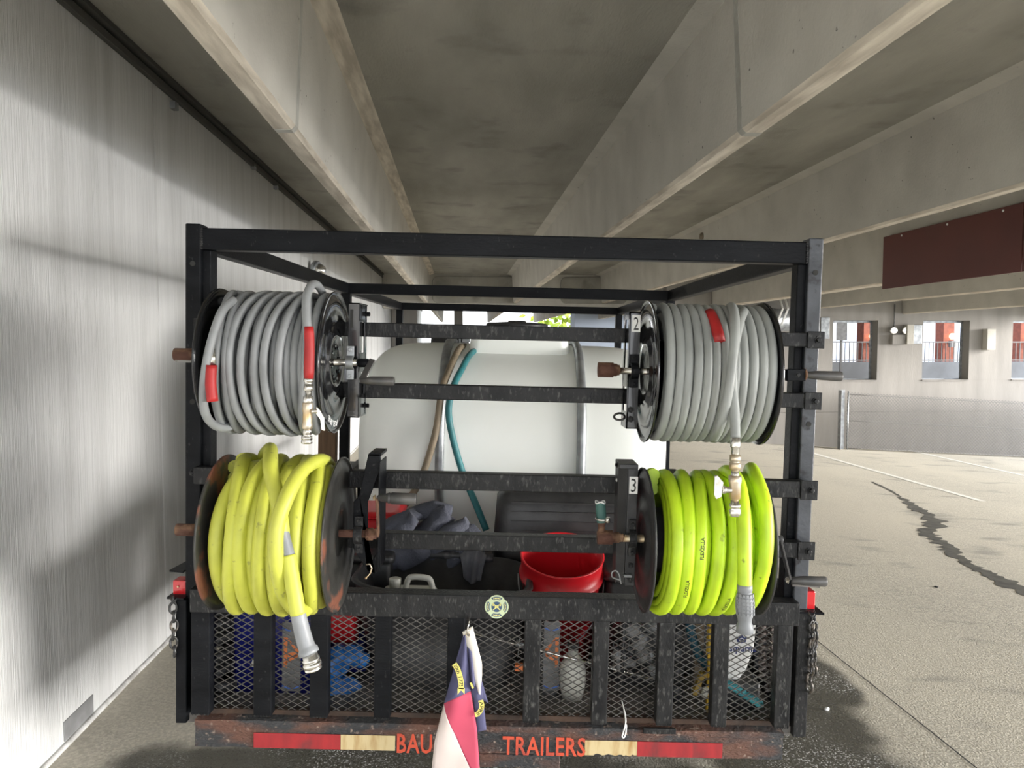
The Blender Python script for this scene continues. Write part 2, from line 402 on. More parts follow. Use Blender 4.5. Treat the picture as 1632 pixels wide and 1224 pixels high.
# floor
g = G()
us = [-1.9, -1.55, 0, 2, 6, 10, 14, 20]; ws = [-16 + 2 * i for i in range(26)]
g.grid(lambda a, b: Vector((us[round(a * 7)], ws[round(b * 25)], floor_z(us[round(a * 7)]))), 8, 26, smooth=False)
n = len(g.v)
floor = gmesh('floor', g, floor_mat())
def flo(px, py, dz=0.0):
    u, w = FP(px, py); return Vector((u, w, floor_z(u) + dz))
# painted lines
def strip(a, b, wd, z=0.003, mat_=None, name='parking_line', seg=1):
    gg = G(); A = Vector((a[0], a[1], 0)); B = Vector((b[0], b[1], 0)); d = (B - A).normalized(); r = Vector((-d.y, d.x, 0)) * wd / 2
    n = max(2, int((B - A).length / 0.6) + 1)
    vs = []
    for i in range(n):
        p = A.lerp(B, i / (n - 1))
        for s_ in (-1, 1):
            q = p + r * s_; vs.append(Vector((q.x, q.y, floor_z(q.x) + z)))
    gg.add(vs, [(2 * i, 2 * i + 1, 2 * i + 3, 2 * i + 2) for i in range(n - 1)])
    b = Vector((0, 0, 0)); o = link_mesh(name, gg, mat_); o.parent = floor; recalc(o); return o
a = FP(1294, 722); b = FP(1566, 799); strip(a, b, 0.10, mat_=M_paintline)
a = FP(1448, 717.5); b = FP(1700, 773); strip(a, b, 0.10, mat_=M_paintline)
a = FP(1300, 1020); b = FP(1600, 1260); strip(a, b, 0.008, mat_=M_dark, name='expansion_joint')
# dark wet crack: jagged ribbon
def ribbon(pts, name, m, z=0.0025):
    gg = G(); vs = []
    P = []
    for i in range(len(pts) - 1):
        for k in range(6):
            t = k / 6; P.append([pts[i][j] * (1 - t) + pts[i + 1][j] * t for j in range(3)])
    P.append(list(pts[-1]))
    for (px, py, wp) in P:
        j1 = random.uniform(-.35, .35) * wp; j2 = random.uniform(-.35, .35) * wp
        for x in (px - wp / 2 + j1, px + wp / 2 + j2):
            q = flo(x, py + random.uniform(-1, 1) * 0.3); q.z += z; vs.append(q)
    gg.add(vs, [(2 * i, 2 * i + 1, 2 * i + 3, 2 * i + 2) for i in range(len(P) - 1)])
    o = link_mesh(name, gg, m); o.parent = floor; recalc(o); return o
ribbon([(1432, 792, 4), (1448, 800, 14), (1462, 812, 22), (1480, 820, 12), (1490, 832, 30), (1488, 842, 34), (1478, 851, 26), (1492, 860, 18), (1512, 872, 30), (1520, 884, 18),
        (1545, 900, 16), (1575, 915, 22), (1600, 928, 30), (1640, 946, 24), (1690, 968, 20)], 'damp_streak', M_stain)
ribbon([(1390, 768, 3), (1420, 782, 5), (1436, 792, 3)], 'damp_streak', M_stain)
g = G()
for (px, py, r) in ((1492, 937, 0.012), (1318, 1132, 0.010), (1310, 1131, 0.006)):
    pass
gl = flo(1318, 1132)
lit = G(); lit.lathe(gl + Vector((0, 0, 0.006)), (1, 0.3, 0.1), [(-.012, .003), (-.008, .007), (.004, .009), (.012, .004)], n=10)
gmesh('paper_scrap', lit, M_white, kind='thing', label='small white scrap lying on the wet floor beside the trailer', cat='litter', base=gl)
gl = flo(1492, 936)
lit = G(); lit.lathe(gl + Vector((0, 0, 0.002)), (0, 0, 1), [(-.001, .012), (.004, .016), (.006, .008)], n=7)
gmesh('dark_pebble', lit, M_ink, kind='thing', label='small dark chip on the dry floor below the wet streak', cat='litter', base=gl)

# left wall in precast panels
wl = groot('wall_left')
edges = [-9.0, -5.7, -2.5, 0.86, 4.08, 7.25, 10.4, 13.6, 16.8, 20.0, 23.3, 26.6, 32.0]
for a, b in zip(edges, edges[1:]):
    g = G(); g.box(UW - 0.2, UW, a + 0.006, b - 0.006, floor_z(UW) - 0.1, ZC - 0.045)
    part('wall_panel', g, M_wall, wl, bevel=0.006)
    g = G(); g.box(UW - 0.19, UW - 0.008, b - 0.006, b + 0.006, floor_z(UW), ZC - 0.05)
    part('joint_sealant', g, M_caulk, wl)
g = G(); g.box(UW - 0.2, UW - 0.03, W0, W1, ZC - 0.05, ZC - .001); part('wall_head', g, M_tee, wl)
# sealant bead along the floor
g = G(); pts = [Vector((UW + 0.004, W0 + 41 * i / 120, floor_z(UW) + 0.004 + 0.003 * sin(i * 2.1))) for i in range(121)]
g.tube(pts, 0.014, 6); gmesh('baseboard_left', g, M_caulk)
# ledger along the top of the wall and its dark pockets
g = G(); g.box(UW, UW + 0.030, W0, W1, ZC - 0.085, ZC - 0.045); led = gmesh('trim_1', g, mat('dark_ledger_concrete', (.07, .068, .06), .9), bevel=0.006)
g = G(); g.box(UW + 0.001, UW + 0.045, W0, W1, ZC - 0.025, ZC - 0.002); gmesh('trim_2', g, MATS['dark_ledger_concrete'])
for w in (2.95, 4.95, 7.3, 9.8):
    g = G(); g.box(UW - 0.028, UW + 0.004, w, w + 0.22, ZC - 0.045, ZC - 0.026); part('pocket', g, M_dark, wl)
g = G(); g.box(UW - 0.0005, UW + 0.004, 3.02, 3.26, floor_z(UW) + 0.02, floor_z(UW) + 0.10); part('patch', g, M_grey, wl, bevel=0.002)
for (w, z) in ((4.3, ZC - .10), (5.9, ZC - .06), (6.6, ZC - .07)):
    g = G(); g.box(UW, UW + 0.03, w, w + 0.05, z - .04, z); part('anchor_clip', g, M_galv, wl)

# ceiling: double tees
cl = groot('ceiling')
WC = -3.2; UE = 11.6
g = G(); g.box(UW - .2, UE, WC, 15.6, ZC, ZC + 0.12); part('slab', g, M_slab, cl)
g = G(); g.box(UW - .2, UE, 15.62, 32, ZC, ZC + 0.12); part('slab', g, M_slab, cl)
def stem(u, zb, w0, w1, hb=0.048, ht=0.077, chamf=True):
    g = G()
    c = 0.016
    prof = [(u - ht, ZC), (u - hb, zb + c), (u - hb + c, zb), (u + hb - c, zb), (u + hb, zb + c), (u + ht, ZC)]
    prof = [(u - ht - .10, ZC), (u - ht, ZC - .022)] + prof[1:5] + [(u + ht, ZC - .022), (u + ht + .10, ZC)]
    g.prism([(a, w0, b) for a, b in prof], (0, w1 - w0, 0))
    # darker faces, underside paler: floor bounce light painted into its colour
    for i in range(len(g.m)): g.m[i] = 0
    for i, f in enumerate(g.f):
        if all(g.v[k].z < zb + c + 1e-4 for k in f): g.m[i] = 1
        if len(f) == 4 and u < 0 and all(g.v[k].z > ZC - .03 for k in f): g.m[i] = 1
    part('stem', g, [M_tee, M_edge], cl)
for u in (-0.68, 1.164, 3.01): stem(u, VS, WC, 15.6)
stem(4.87, CH + 0.67, WC, 13.98, hb=0.10, ht=0.12)
for u, v_ in ((6.72, .65), (8.56, .56)): stem(u, CH + v_, WC, 13.98)
stem(11.3, CH + 0.52, WC, 13.98, hb=.12, ht=.14)
for u in (-0.68, 1.164, 3.01, 4.87, 6.72): stem(u, VS, 16.0, 30)
M_mark = mat('grey_form_joint_concrete', (0.33, 0.32, 0.285), 0.9, col2=(0.42, 0.41, 0.37), scale=12, bump=0.3)
for u, w in ((-0.68, 3.03), (1.164, 2.95), (3.01, 3.0)):       # form joints: a thin fin of mortar round the stem
    g = G(); e = .0015
    g.prism([(u - .077 - e, w, ZC - .022), (u - .048 - e, w, VS + .016), (u - .032, w, VS - e), (u + .032, w, VS - e), (u + .048 + e, w, VS + .016), (u + .077 + e, w, ZC - .022)], (0, .045, 0))
    part('form_joint', g, M_mark, cl)
# cross girder with pockets where the bays meet
g = G(); g.box(-1.55, 3.9, 15.6, 16.0, CH + 0.72, ZC + .1)
gird = gmesh('trim_3', g, M_tee)
for (u0, u1) in ((-0.55, 1.25), (2.1, 3.5)):
    g = G(); z0, z1 = CH + 0.82, ZC - 0.05; r = 0.12
    pts = []
    for (cx, cz, a0) in ((u1 - r, z1 - r, 0), (u0 + r, z1 - r, 90), (u0 + r, z0 + r, 180), (u1 - r, z0 + r, 270)):
        for k in range(6):
            a = math.radians(a0 + 18 * k); pts.append((cx + r * cos(a), 15.56, cz + r * sin(a)))
    g.prism(pts, (0, 0.05, 0)); part('raised_panel', g, M_slab, gird, bevel=0.01)
# far bay: side wall pieces and end
g = G(); g.box(-1.55, -0.98, 17.5, 17.9, 0, ZC); gmesh('wall_far', g, M_far)
g = G(); g.box(-1.5, 8, 29.8, 30.1, -0.3, CH - .05); gmesh('trim_4', g, M_far)
for u in (-0.2, 5.4): 
    g = G(); g.box(u, u + .35, 29.7, 30.1, -0.3, ZC); gmesh('trim_%d' % (5 if u < 0 else 6), g, M_far)
# right back wall with window openings
WB = 14.0
ops = [(7.15, 8.04), (8.95, 9.89), (10.77, 11.7), (12.6, 13.5)]
zs0, zs1 = 0.937, 2.09
wb = groot('wall_back')
g = G(); g.box(3.9, 20, WB, WB + 0.28, -1.2, 0.32); part('lower_course', g, M_far, wb)
g = G(); g.box(3.9, 20, WB + .004, WB + 0.28, 0.325, zs0); part('wall_course', g, M_far, wb)
g = G(); g.box(3.9, 20, WB, WB + 0.28, zs1, ZC + .1); part('wall_course', g, M_far, wb)
xs = [3.9] + [x for o_ in ops for x in o_] + [20]
for i in range(0, len(xs), 2):
    g = G(); g.box(xs[i], xs[i + 1], WB, WB + 0.28, zs0, zs1); part('pier', g, M_far, wb)
for i, (a, b) in enumerate(ops):
    r = groot('window_%d' % (i + 1), base=(a, WB + .2, zs0))
    for (p, q, zz0, zz1) in ((a, a + .03, zs0, zs1), (b - .03, b, zs0, zs1), (a, b, zs0, zs0 + .02), (a, b, zs1 - .04, zs1)):
        g = G(); g.box(p, q, WB + .2, WB + .24, zz0, zz1); part('window_frame', g, M_galv, r)
    g = G(); g.box(a, b, WB - .02, WB + .22, zs0 - .012, zs0 + .005); part('window_sill', g, M_far, r)
# corbels / seats under the beams on the wall
for i, (px, py, wpx, hpx, m) in enumerate(((1447, 533, 11, 31, M_tee), (1575, 541, 14, 33, M_tee), (1316, 523, 14, 34, M_far), (1464, 533, 14, 30, M_far))):
    r = ray(px, py); gu, gw = to_g(r); t = (WB - .05) / gw; u = gu * t; z = CH + r.z * t; sc = t / FPX
    g = G(); g.box(u - wpx * sc / 2, u + wpx * sc / 2, WB - (.14 if m is M_tee else .03), WB, z - hpx * sc / 2, z + hpx * sc / 2)
    part('corbel' if m is M_tee else 'steel_plate', g, m if m is M_tee else M_galv, wb, bevel=0.004)

# outside the windows
g = G(); g.box(4, 24, 18.2, 18.45, -1.2, 1.18); gmesh('exterior_parapet_wall', g, mat('grey_parapet_concrete', (.20, .21, .22), .9, col2=(.15, .155, .16), scale=2))
g = G(); g.box(4, 24, 14.4, 18.2, 0.6, 0.66); gmesh('exterior_ledge_slab', g, M_far)
rl = groot('parapet_railing', 'thing', 'thin dark railing on the parapet beyond the wall openings', 'railing', base=(4, 18.3, 1.18))
g = G()
for z in (1.22, 1.68): g.bar((4, 18.3, z), (24, 18.3, z), 0.03)
part('rail', g, M_fencewire, rl)
for k in range(100):
    g = G(); u = 9 + k * 0.11
    g.box(u, u + .014, 18.29, 18.31, 1.18, 1.68); 
    if k == 0: bal = part('baluster', g, M_fencewire, rl)
    else:
        c = bal.copy(); COL.objects.link(c); c.location = (k * .11, 0, 0)
bd = groot('pale_building', 'thing', 'pale blue-white building across the lane, seen through the wall openings', 'building', base=(10, 26, 0))
g = G(); g.box(4, 34, 26, 27, -2, 9); part('facade', g, M_wallout, bd)
for k in range(14):
    g = G(); g.box(6 + k * 1.9, 6.04 + k * 1.9, 25.97, 26, -2, 9); part('panel_joint', g, M_grey, bd)
for i, px in enumerate((1380, 1506, 1628)):
    r = ray(px, 520); gu, gw = to_g(r); u = gu * 22.0 / gw
    nm = ('in the first opening right of the trailer', 'in the second opening right of the trailer', 'in the opening at the frame edge')[i]
    c = groot('brick_column', 'thing', 'orange brick column %s' % nm, 'column', 'brick columns outside', base=(u, 22, 0))
    g = G(); g.box(u - .17, u + .17, 21.8, 22.2, -1, 6); part('shaft', g, M_brickcol, c)
    g = G(); g.box(u - .22, u + .22, 21.75, 22.25, -1, 1.0); part('plinth', g, M_brickcol, c)
    r = ray(px, 536); gu, gw = to_g(r); t = 21.5 / gw; z = CH + r.z * t
    c = groot('wall_lantern', 'thing', 'lit amber lantern on the brick column %s' % nm, 'lantern', 'lanterns on the brick columns', base=(u, 21.64, z))
    g = G(); g.lathe((u, 21.64, z), (0, 0, 1), [(-.09, .03), (-.06, .07), (.0, .09), (.06, .07), (.09, .03)], n=12); part('globe', g, M_lantern, c)
    g = G(); g.bar((u, 21.64, z - .32), (u, 21.64, z - .13), 0.14); g.bar((u, 21.64, z - .2), (u, 21.79, z - .2), 0.05); part('bracket', g, M_fencewire, c)
r = ray(1342, 528); gu, gw = to_g(r); t = 17.5 / gw; u = gu * t; z = CH + r.z * t
c = groot('street_sign', 'thing', 'small dark sign on a thin post in the first wall opening', 'sign', base=(u, 17.5, .66))
g = G(); g.box(u - .13, u + .13, 17.5, 17.52, z - .22, z + .22); part('sign_plate', g, M_grey, c)
g = G(); g.box(u - .02, u + .02, 17.52, 17.55, .66, z + .1); part('post', g, M_fencewire, c)
# foliage seen far beyond
fb = G()
for k in range(500):
    p = Vector((random.gauss(5.0, .9), 34 + random.gauss(0, .7), random.uniform(-0.2, 3.2)))
    n = Vector((random.uniform(-1, 1), random.uniform(-1, 1), random.uniform(-1, 1))).normalized() * .22; q = n.orthogonal().normalized() * .14
    fb.add([p - n, p - q, p + n, p + q], [(0, 1, 2, 3)])
gmesh('shrub', fb, M_leaf, kind='thing', label='sunlit yellow-green shrub far beyond the open end of the garage', cat='shrub', base=(5, 34, -0.3))

# maroon panel hung in front of the deep beam
rp = groot('maroon_panel', 'thing', 'large maroon board hung along the concrete beam at upper right', 'board', base=(4.74, 8.2, CH + .58))
def on_plane(px, py, u0):
    r = ray(px, py); gu, gw = to_g(r); t = u0 / gu; return gw * t, CH + r.z * t
w_a, z_t = on_plane(1408, 378, 4.70); _, z_b = on_plane(1406, 461, 4.70); w_b = on_plane(1640, 320, 4.70)[0]
w_c, z_c = on_plane(1629, 380, 4.70)
g = G(); g.box(4.70, 4.72, w_c - 1.2, w_c - .012, z_b, z_t); part('board', g, M_redpanel, rp, bevel=0.002)
g = G(); g.box(4.70, 4.72, w_c, w_a, z_b, z_t); part('board', g, M_redpanel, rp, bevel=0.002)
for k in range(7):
    w = w_a - 0.35 - k * 0.75
    g = G(); g.lathe((4.70, w, z_t - .03), (-1, 0, 0), [(-.002, .012), (.004, .012), (.008, .006)], n=8); part('screw', g, M_white, rp)
g = G(); g.box(4.72, 4.77, w_c - 1.2, w_a, z_t - .06, z_t - .03); part('hanging_rail', g, M_galv, rp)

# emergency light on the back wall
r = ray(1430, 535); gu, gw = to_g(r); t = (WB - .04) / gw; u = gu * t; z = CH + r.z * t
el = groot('emergency_light', 'thing', 'twin-headed emergency light on the wall between the first two openings', 'light', base=(u, WB, z))
g = G(); g.box(u - .13, u + .13, WB - .10, WB - .004, z - .17, z + .02); part('battery_box', g, M_far, el, bevel=0.01)
for s_ in (-.11, .13):
    g = G(); g.lathe((u + s_, WB - .06, z + .10), (0, -1, 0), [(-.03, .03), (0, .065), (.05, .075), (.055, .06)], n=14); part('lamp_head', g, M_chrome, el)
g = G(); g.tube([(u - .05, WB - .02, z + .02), (u - .05, WB - .02, z + .6)], .012, 6); part('conduit', g, M_grey, el)

# big round steel pipe behind the right post
r = ray(1225, 510); gu, gw = to_g(r); t = 13.74 / gw; u = gu * t; z = CH + r.z * t
pp = groot('drain_pipe', 'thing', 'fat pale steel pipe end strapped high on the wall behind the top right reel', 'pipe', base=(u, 13.78, z))
g = G(); g.lathe((u - .6, 13.765, z), (1, 0, 0), [(0, .21), (.62, .21), (.64, .23), (.70, .23), (.72, .21), (1.1, .21)], n=20); part('pipe_body', g, M_galv, pp)
for s_ in (.05, .15):
    g = G(); g.bar((u + s_, 13.52, z - .1), (u + s_ + .12, 13.52, z + .20), .03); g.bar((u + s_ + .12, 13.52, z + .2), (u + s_ + .2, 13.99, z + .62), .03); part('strap', g, M_white, pp)

# round wall lamp on the left wall, small rod bracket near the ceiling on the second stem
z = CH + .78; wq = 8.1
wlp = groot('bulkhead_lamp', 'thing', 'round glass-domed lamp on the left wall above the trailer frame', 'light', base=(-1.52, wq, z))
g = G(); g.lathe((-1.52, wq, z), (1, -.3, -.2), [(0, .09), (.04, .09), (.05, .085)], n=16); part('lamp_base', g, M_galv, wlp)
g = G(); g.lathe((-1.49, wq - .01, z - .01), (1, -.3, -.2), [(.0, .075), (.04, .07), (.08, .05), (.10, .02)], n=16); part('dome', g, M_chrome, wlp)
r = ray(1119, 377); gu, gw = to_g(r); t = 2.93 / gu; w = gw * t; z = CH + r.z * t
g = G(); g.lathe((2.93, w, z - .03), (0, 0, 1), [(0, .03), (.03, .035), (.06, .03), (.075, .015)], n=12); g.bar((2.93, w, z), (3.0, w, z), .03)
gmesh('rod_end', g, M_tan, kind='thing', label='small rounded steel knob fixed to the second beam above the trailer', cat='fitting', base=(2.93, w, z))

# chain-link fence
fw = WB - 0.35; fu0 = 7.0
r = ray(1343, 665); gu, gw = to_g(r); fu0 = gu * fw / gw
fc = groot('chain_link_fence', 'thing', 'low chain-link fence in front of the pale back wall', 'fence', base=(fu0, fw, floor_z(fu0)))
g = G(); z0 = floor_z(fu0)
g.box(fu0 - .06, fu0 - .05, fw - .06, fw + .06, z0, z0 + 1.12); g.box(fu0 - .06, fu0 + .06, fw + .05, fw + .06, z0, z0 + 1.12)
part('end_post', g, M_galv, fc)
g = G(); g.tube([(fu0 + .10, fw, z0), (fu0 + .10, fw, z0 + 1.10)], .014, 8); part('tension_bar', g, M_galv, fc)
g = G(); cell = .062; u0 = fu0 + .11; nx = 120; nz = 17; hgt = nz * cell
def fz(u, z): return (u, fw, floor_z(u) + .03 + z)
for i in range(nx):
    for j in range(nz):
        u = u0 + i * cell; z = j * cell
        g.bar(fz(u, z), fz(u + cell / 2, z + cell / 2), .0065); g.bar(fz(u + cell / 2, z + cell / 2), fz(u, z + cell), .0065)
        g.bar(fz(u, z), fz(u - cell / 2, z + cell / 2), .0065); g.bar(fz(u - cell / 2, z + cell / 2), fz(u, z + cell), .0065)
part('wire_mesh', g, M_fencewire, fc, kind='stuff', fix=False)
for zz in (.0, .52, hgt - .04):
    g = G(); g.tube([fz(u0 + k * .5, zz) for k in range(16)], .006, 5); part('tension_wire', g, M_fencewire, fc)

# ================================================================== THE TRAILER
DF = 2.42                       # face of the rear posts
XL0, XL1 = PX(295, DF), PX(319, DF)
XR0, XR1 = PX(1283, DF), PX(1306, DF)
tr = tthing('utility_trailer', (0, 4.4, 0.0), 'black steel cage trailer with slatted mesh tailgate parked in the garage', 'trailer')
DECK = PZ(1142, 2.45)
def zpx(py, D=DF): return PZ(py, D)
ztop = zpx(374); zbeam0 = zpx(409)
# rear posts
for (a, b) in ((XL0, XL1), (XR0, XR1)):
    g = G(); g.box(a, b, DF, DF + .062, zpx(975), ztop + .012)
    p = part('rear_post', g, M_steel if a < 0 else mat('grey_sheened_black_steel', (.030, .033, .038), .35, 0.0, col2=(.065, .070, .080), scale=7, stretch=(1, 1, 1.5), spec=.4, bump=.1, bscale=60, col3=(.012, .012, .014), scale3=26, lo3=.58, hi3=.66), tr, bevel=.004)
    c = (a + b) / 2
    for py in ((640, 420) if a < 0 else (435 - 12, 676 - 11)):
        h = G(); h.lathe((c, DF - .0008, zpx(py + (12 if a < 0 else 0))), (0, -1, 0), [(-.001, .0085), (.0012, .0085)], n=14); part('bolt_hole', h, M_dark, p)
# inner leg behind each rear post (the darker side tube)
for x0 in (XL1 - .002, XR0 - .026):
    g = G(); g.box(x0, x0 + .028, DF + .02, DF + .075, DECK, zbeam0); part('inner_post', g, M_steel, tr, bevel=.003)
# top ring beams
g = G(); g.box(XL1, XR0, DF + .005, DF + .06, zbeam0, ztop); part('top_beam', g, M_steel, tr, bevel=.004)
D2, D3 = 4.6, 6.8
for D in (D2, D3):
    g = G(); g.box(XL0, XR1, D, D + .055, zbeam0 + .003, ztop - .003); part('top_beam', g, M_steel, tr, bevel=.004)
    for (a, b) in ((XL0, XL1 + .01), (XR0 - .01, XR1)):
        g = G(); g.box(a, b, D, D + .055, DECK, zbeam0 + .01); part('cage_post', g, M_steel, tr, bevel=.004)
for (a, b) in ((XL0, XL1), (XR0, XR1)):
    g = G(); g.box(a, b, DF + .06, D3, zbeam0 + .002, ztop - .002); part('side_rail', g, M_steel, tr, bevel=.004)
    g = G(); g.box(a, b, DF + .06, D3, zpx(985), zpx(951)); part('side_rail', g, M_steel, tr, bevel=.004)
    g = G(); g.box(a, b, DF + .06, D3, DECK - .01, DECK + .05); part('side_rail', g, M_steel, tr, bevel=.004)
    for k in range(9):
        y = DF + .35 + k * .48
        g = G(); g.box(a, b, y, y + .04, DECK + .05, zpx(985)); part('side_slat', g, M_steel, tr)
# weld bead lines at beam ends
for x in (XL1 + .002, XR0 - .004):
    g = G()
    for k in range(9): g.lathe((x, DF + .003, zbeam0 + .004 + k * .0075), (0, -1, 0), [(-.002, .005), (.002, .0035)], n=8)
    part('weld_bead', g, M_steelg, tr)
# reel mounting bars, bolted across the rear posts
DB = DF - .004
for (y0, y1) in ((519, 542), (616, 640), (757, 784), (855, 880)):
    z1, z0 = PZ(y0, DB - .05), PZ(y1, DB - .05)
    g = G(); g.box(XL1 - .002, XR0 + .006, DB - .045, DB, z0, z1)
    bpart = part('reel_mount_bar', g, M_steelg, tr, bevel=.003)
    g = G(); g.box(XR0 - .014, XR1 - .006, DB - .052, DB - .045, z0 - .004, z1 + .004); part('end_plate', g, M_steelg, bpart, bevel=.002)
    for cx, yy in (((XL0 + XL1) / 2, DF), ((XR0 + XR1) / 2 - .004, DB - .052)):
        if cx < 0 and y0 != 757: continue
        g = G(); g.lathe((cx, yy, (z0 + z1) / 2), (0, -1, 0), [(0, .012), (.003, .012), (.003, .008), (.010, .008), (.011, .006)], n=6, smooth=False)
        part('bolt', g, M_steelg, bpart)

# tailgate
PXROW = 1060
DT = 2.375
tg_z1, tg_z0 = PZ(951, DT), PZ(988, DT)
tgx0, tgx1 = PX(302, DT), PX(1271, DT)
tg = part('tailgate', G().box(tgx0, tgx1, DT, DT + .06, tg_z0, tg_z1), M_steelg, tr, bevel=.003)
zb = PZ(1152, DT)
for (a, b) in ((303, 333), (403, 432), (493, 522), (596, 622), (712, 739), (835, 861), (945, 970), (1049, 1075), (1137, 1162), (1238, 1263)):
    g = G(); g.box(PX(a, DT) + .0, PX(b, DT), DT + .004, DT + .045, zb, tg_z0 + .001); part('tailgate_slat', g, M_steelg if a > 800 else M_steel, tg, bevel=.003)
    g = G()
    for k in range(6): g.lathe((PX(a, DT) + .006 + k * (PX(b, DT) - PX(a, DT) - .012) / 5, DT + .006, zb + .002), (0, -1, 0), [(-.002, .005), (.002, .0035)], n=7)
    part('weld_bead', g, M_steelg, tg)
g = G(); g.box(tgx0, tgx1, DT + .046, DT + .066, zb - .016, zb + .002); part('bottom_rail', g, mat('dark_rusted_rail', (.035, .024, .018), .8, col2=(.07, .04, .025), scale=14, bump=.5), tg)
# expanded metal
def expanded(fn, n, m, cw, chh, wire):
    g = G()
    for i in range(n):
        for j in range(m):
            c = (i * cw, j * chh)
            P = lambda a, b: fn(c[0] + a * cw, c[1] + b * chh)
            g.bar(P(0, .5), P(.5, 1), wire, wire * .8); g.bar(P(.5, 1), P(1, .5), wire, wire * .8)
            g.bar(P(0, .5), P(.5, 0), wire, wire * .8); g.bar(P(.5, 0), P(1, .5), wire, wire * .8)
    return g
cw = .0370; chh = .0215
zmb = PZ(1141, DT + .05); nx = int((tgx1 - tgx0 - .04) / cw); nz = int((tg_z0 - zmb) / chh) + 1
g = expanded(lambda a, b: Vector((tgx0 + .02 + a, DT + .052 + .0015 * sin(a * 40), zmb + b)), nx, nz, cw, chh, .0030)
part('expanded_mesh', g, M_mesh, tg, kind='stuff', fix=False)
# corner posts beside the tailgate
for (a, b) in ((284, 301), (1265, 1286)):
    g = G(); g.box(PX(a, DF), PX(b, DF), DF - .02, DF + .05, PZ(1160, DF), PZ(965 if a < 500 else 960, DF)); part('corner_post', g, M_steelg if a > 500 else M_steel, tr, bevel=.003)
# deck, rusty rear crossmember
PXROW = 1185
bx0, bx1 = PX(312, 2.39), PX(1247, 2.39)
g = G(); g.box(XL0 + .004, XR0 + .01, DT + .05, D3, DECK - .03, DECK); part('deck', g, M_deck, tr)
DBm = 2.385
bz1, bz0 = PZ(1160, DBm), PZ(1200, DBm)
g = G()
def barface(a, b):
    x = bx0 + (bx1 - bx0) * a
    prof = [(0.045, bz1 + .008), (-.004, bz1 + .006), (-.006, bz1 - .012), (0, bz1 - .016), (0, bz0 + .006), (-.004, bz0), (0.045, bz0 - .002)]
    d, z = prof[round(b * 6)]
    nn = noise.noise(Vector((x * 18, z * 40, 3))) * .0025
    return Vector((x, DBm + d + nn, z + nn))
g.grid(barface, 160, 7, smooth=False)
cm = part('rear_crossmember', g, M_rustbar, tr, fix=False)
g = G(); g.box(bx0, bx1, DBm + .02, DBm + .10, bz0, bz1); part('channel_web', g, M_rustbar, cm)
g = G(); g.box(PX(1024, 2.38), PX(1076, 2.38), DBm - .012, DBm, bz1 - .004, bz1 + .014); part('flat_bar', g, M_steelg, cm, bevel=.002)
tz1, tz0 = PZ(1176, DBm), PZ(1200, DBm)
def tape(x0, x1, m, lab, ragged=False):
    g = G(); A, B = PX(x0, DBm), PX(x1, DBm); n = 24
    top = [Vector((A + (B - A) * i / n, DBm - .005, tz1 + .0)) for i in range(n + 1)]
    bot = [Vector((A + (B - A) * i / n, DBm - .005, tz0 + .001 + (max(0, random.uniform(-.004, .006)) if ragged else 0))) for i in range(n + 1)][::-1]
    g.prism(top + bot, (0, .0015, 0)); part('reflective_tape', g, m, cm, label=lab)
tape(405, 543, M_tapered, 'scuffed red reflective tape'); tape(543.5, 630, M_tapewhite, 'yellowed white reflective tape')
tape(932, 1015, M_tapewhite, 'yellowed white reflective tape', True); tape(1015.5, 1151, M_tapered, 'scuffed red reflective tape')
for (w_, a, b) in (('BAU', 633, 689), ('TRAILERS', 801, 933)):
    g = G(); A, B = PX(a, DBm), PX(b, DBm); zz0, zz1 = PZ(1203 if w_ == 'BAU' else 1202, DBm), PZ(1172, DBm)
    text_at(g, w_, lambda s_, t_: Vector((A + (B - A) * s_, DBm - .0055 - .0 * t_, zz0 + (zz1 - zz0) * t_)), bold=.018, spacing=1.06)
    part('painted_lettering', g, M_letter, cm, fix=False)
g = G(); g.box(PX(762, 2.40), PX(893, 2.40), 2.40, 2.46, PZ(1224, 2.40), PZ(1203, 2.40)); part('step_plate', g, M_rustbar, tr, bevel=.003)
# running gear (under and beside the deck)
for s_, xs_ in ((-1, XL0 - .13), (1, XR1 + .13)):
    for yy in (4.35, 5.1):
        g = G(); zw = .335 + floor_z(xs_) + (xs_ * TILT) - .0
        g.lathe((xs_ - .09, yy, zw), (1, 0, 0), [(0, .20), (0, .30), (.03, .33), (.15, .33), (.18, .30), (.18, .20)], n=28)
        wp = part('wheel', g, M_tyre, tr)
        g = G(); g.lathe((xs_ - .06, yy, zw), (1, 0, 0), [(0, .05), (0, .2), (.12, .2), (.12, .05)], n=20); part('rim', g, M_galv, wp)
    g = G()
    pr = [(3.9, .55), (4.0, .70), (5.45, .70), (5.55, .55), (5.57, .56), (5.47, .72), (3.98, .72), (3.88, .56)]
    g.prism([(xs_ - .12, a, b + .04) for a, b in pr], (.22, 0, 0)); part('fender', g, M_steel, tr)
for yy in (4.35, 5.1):
    g = G(); g.bar((XL0 - .1, yy, .335), (XR1 + .1, yy, .335), .06); part('axle', g, M_steel, tr)
for x in (-.7, .6):
    g = G(); g.box(x, x + .05, DT + .08, D3 + 1.0, DECK - .12, DECK - .03); part('chassis_rail', g, M_rustbar, tr)
    for yy in (4.35, 5.1):
        g = G(); g.box(x, x + .05, yy - .04, yy + .04, .36, DECK - .11); part('spring_hanger', g, M_steel, tr)

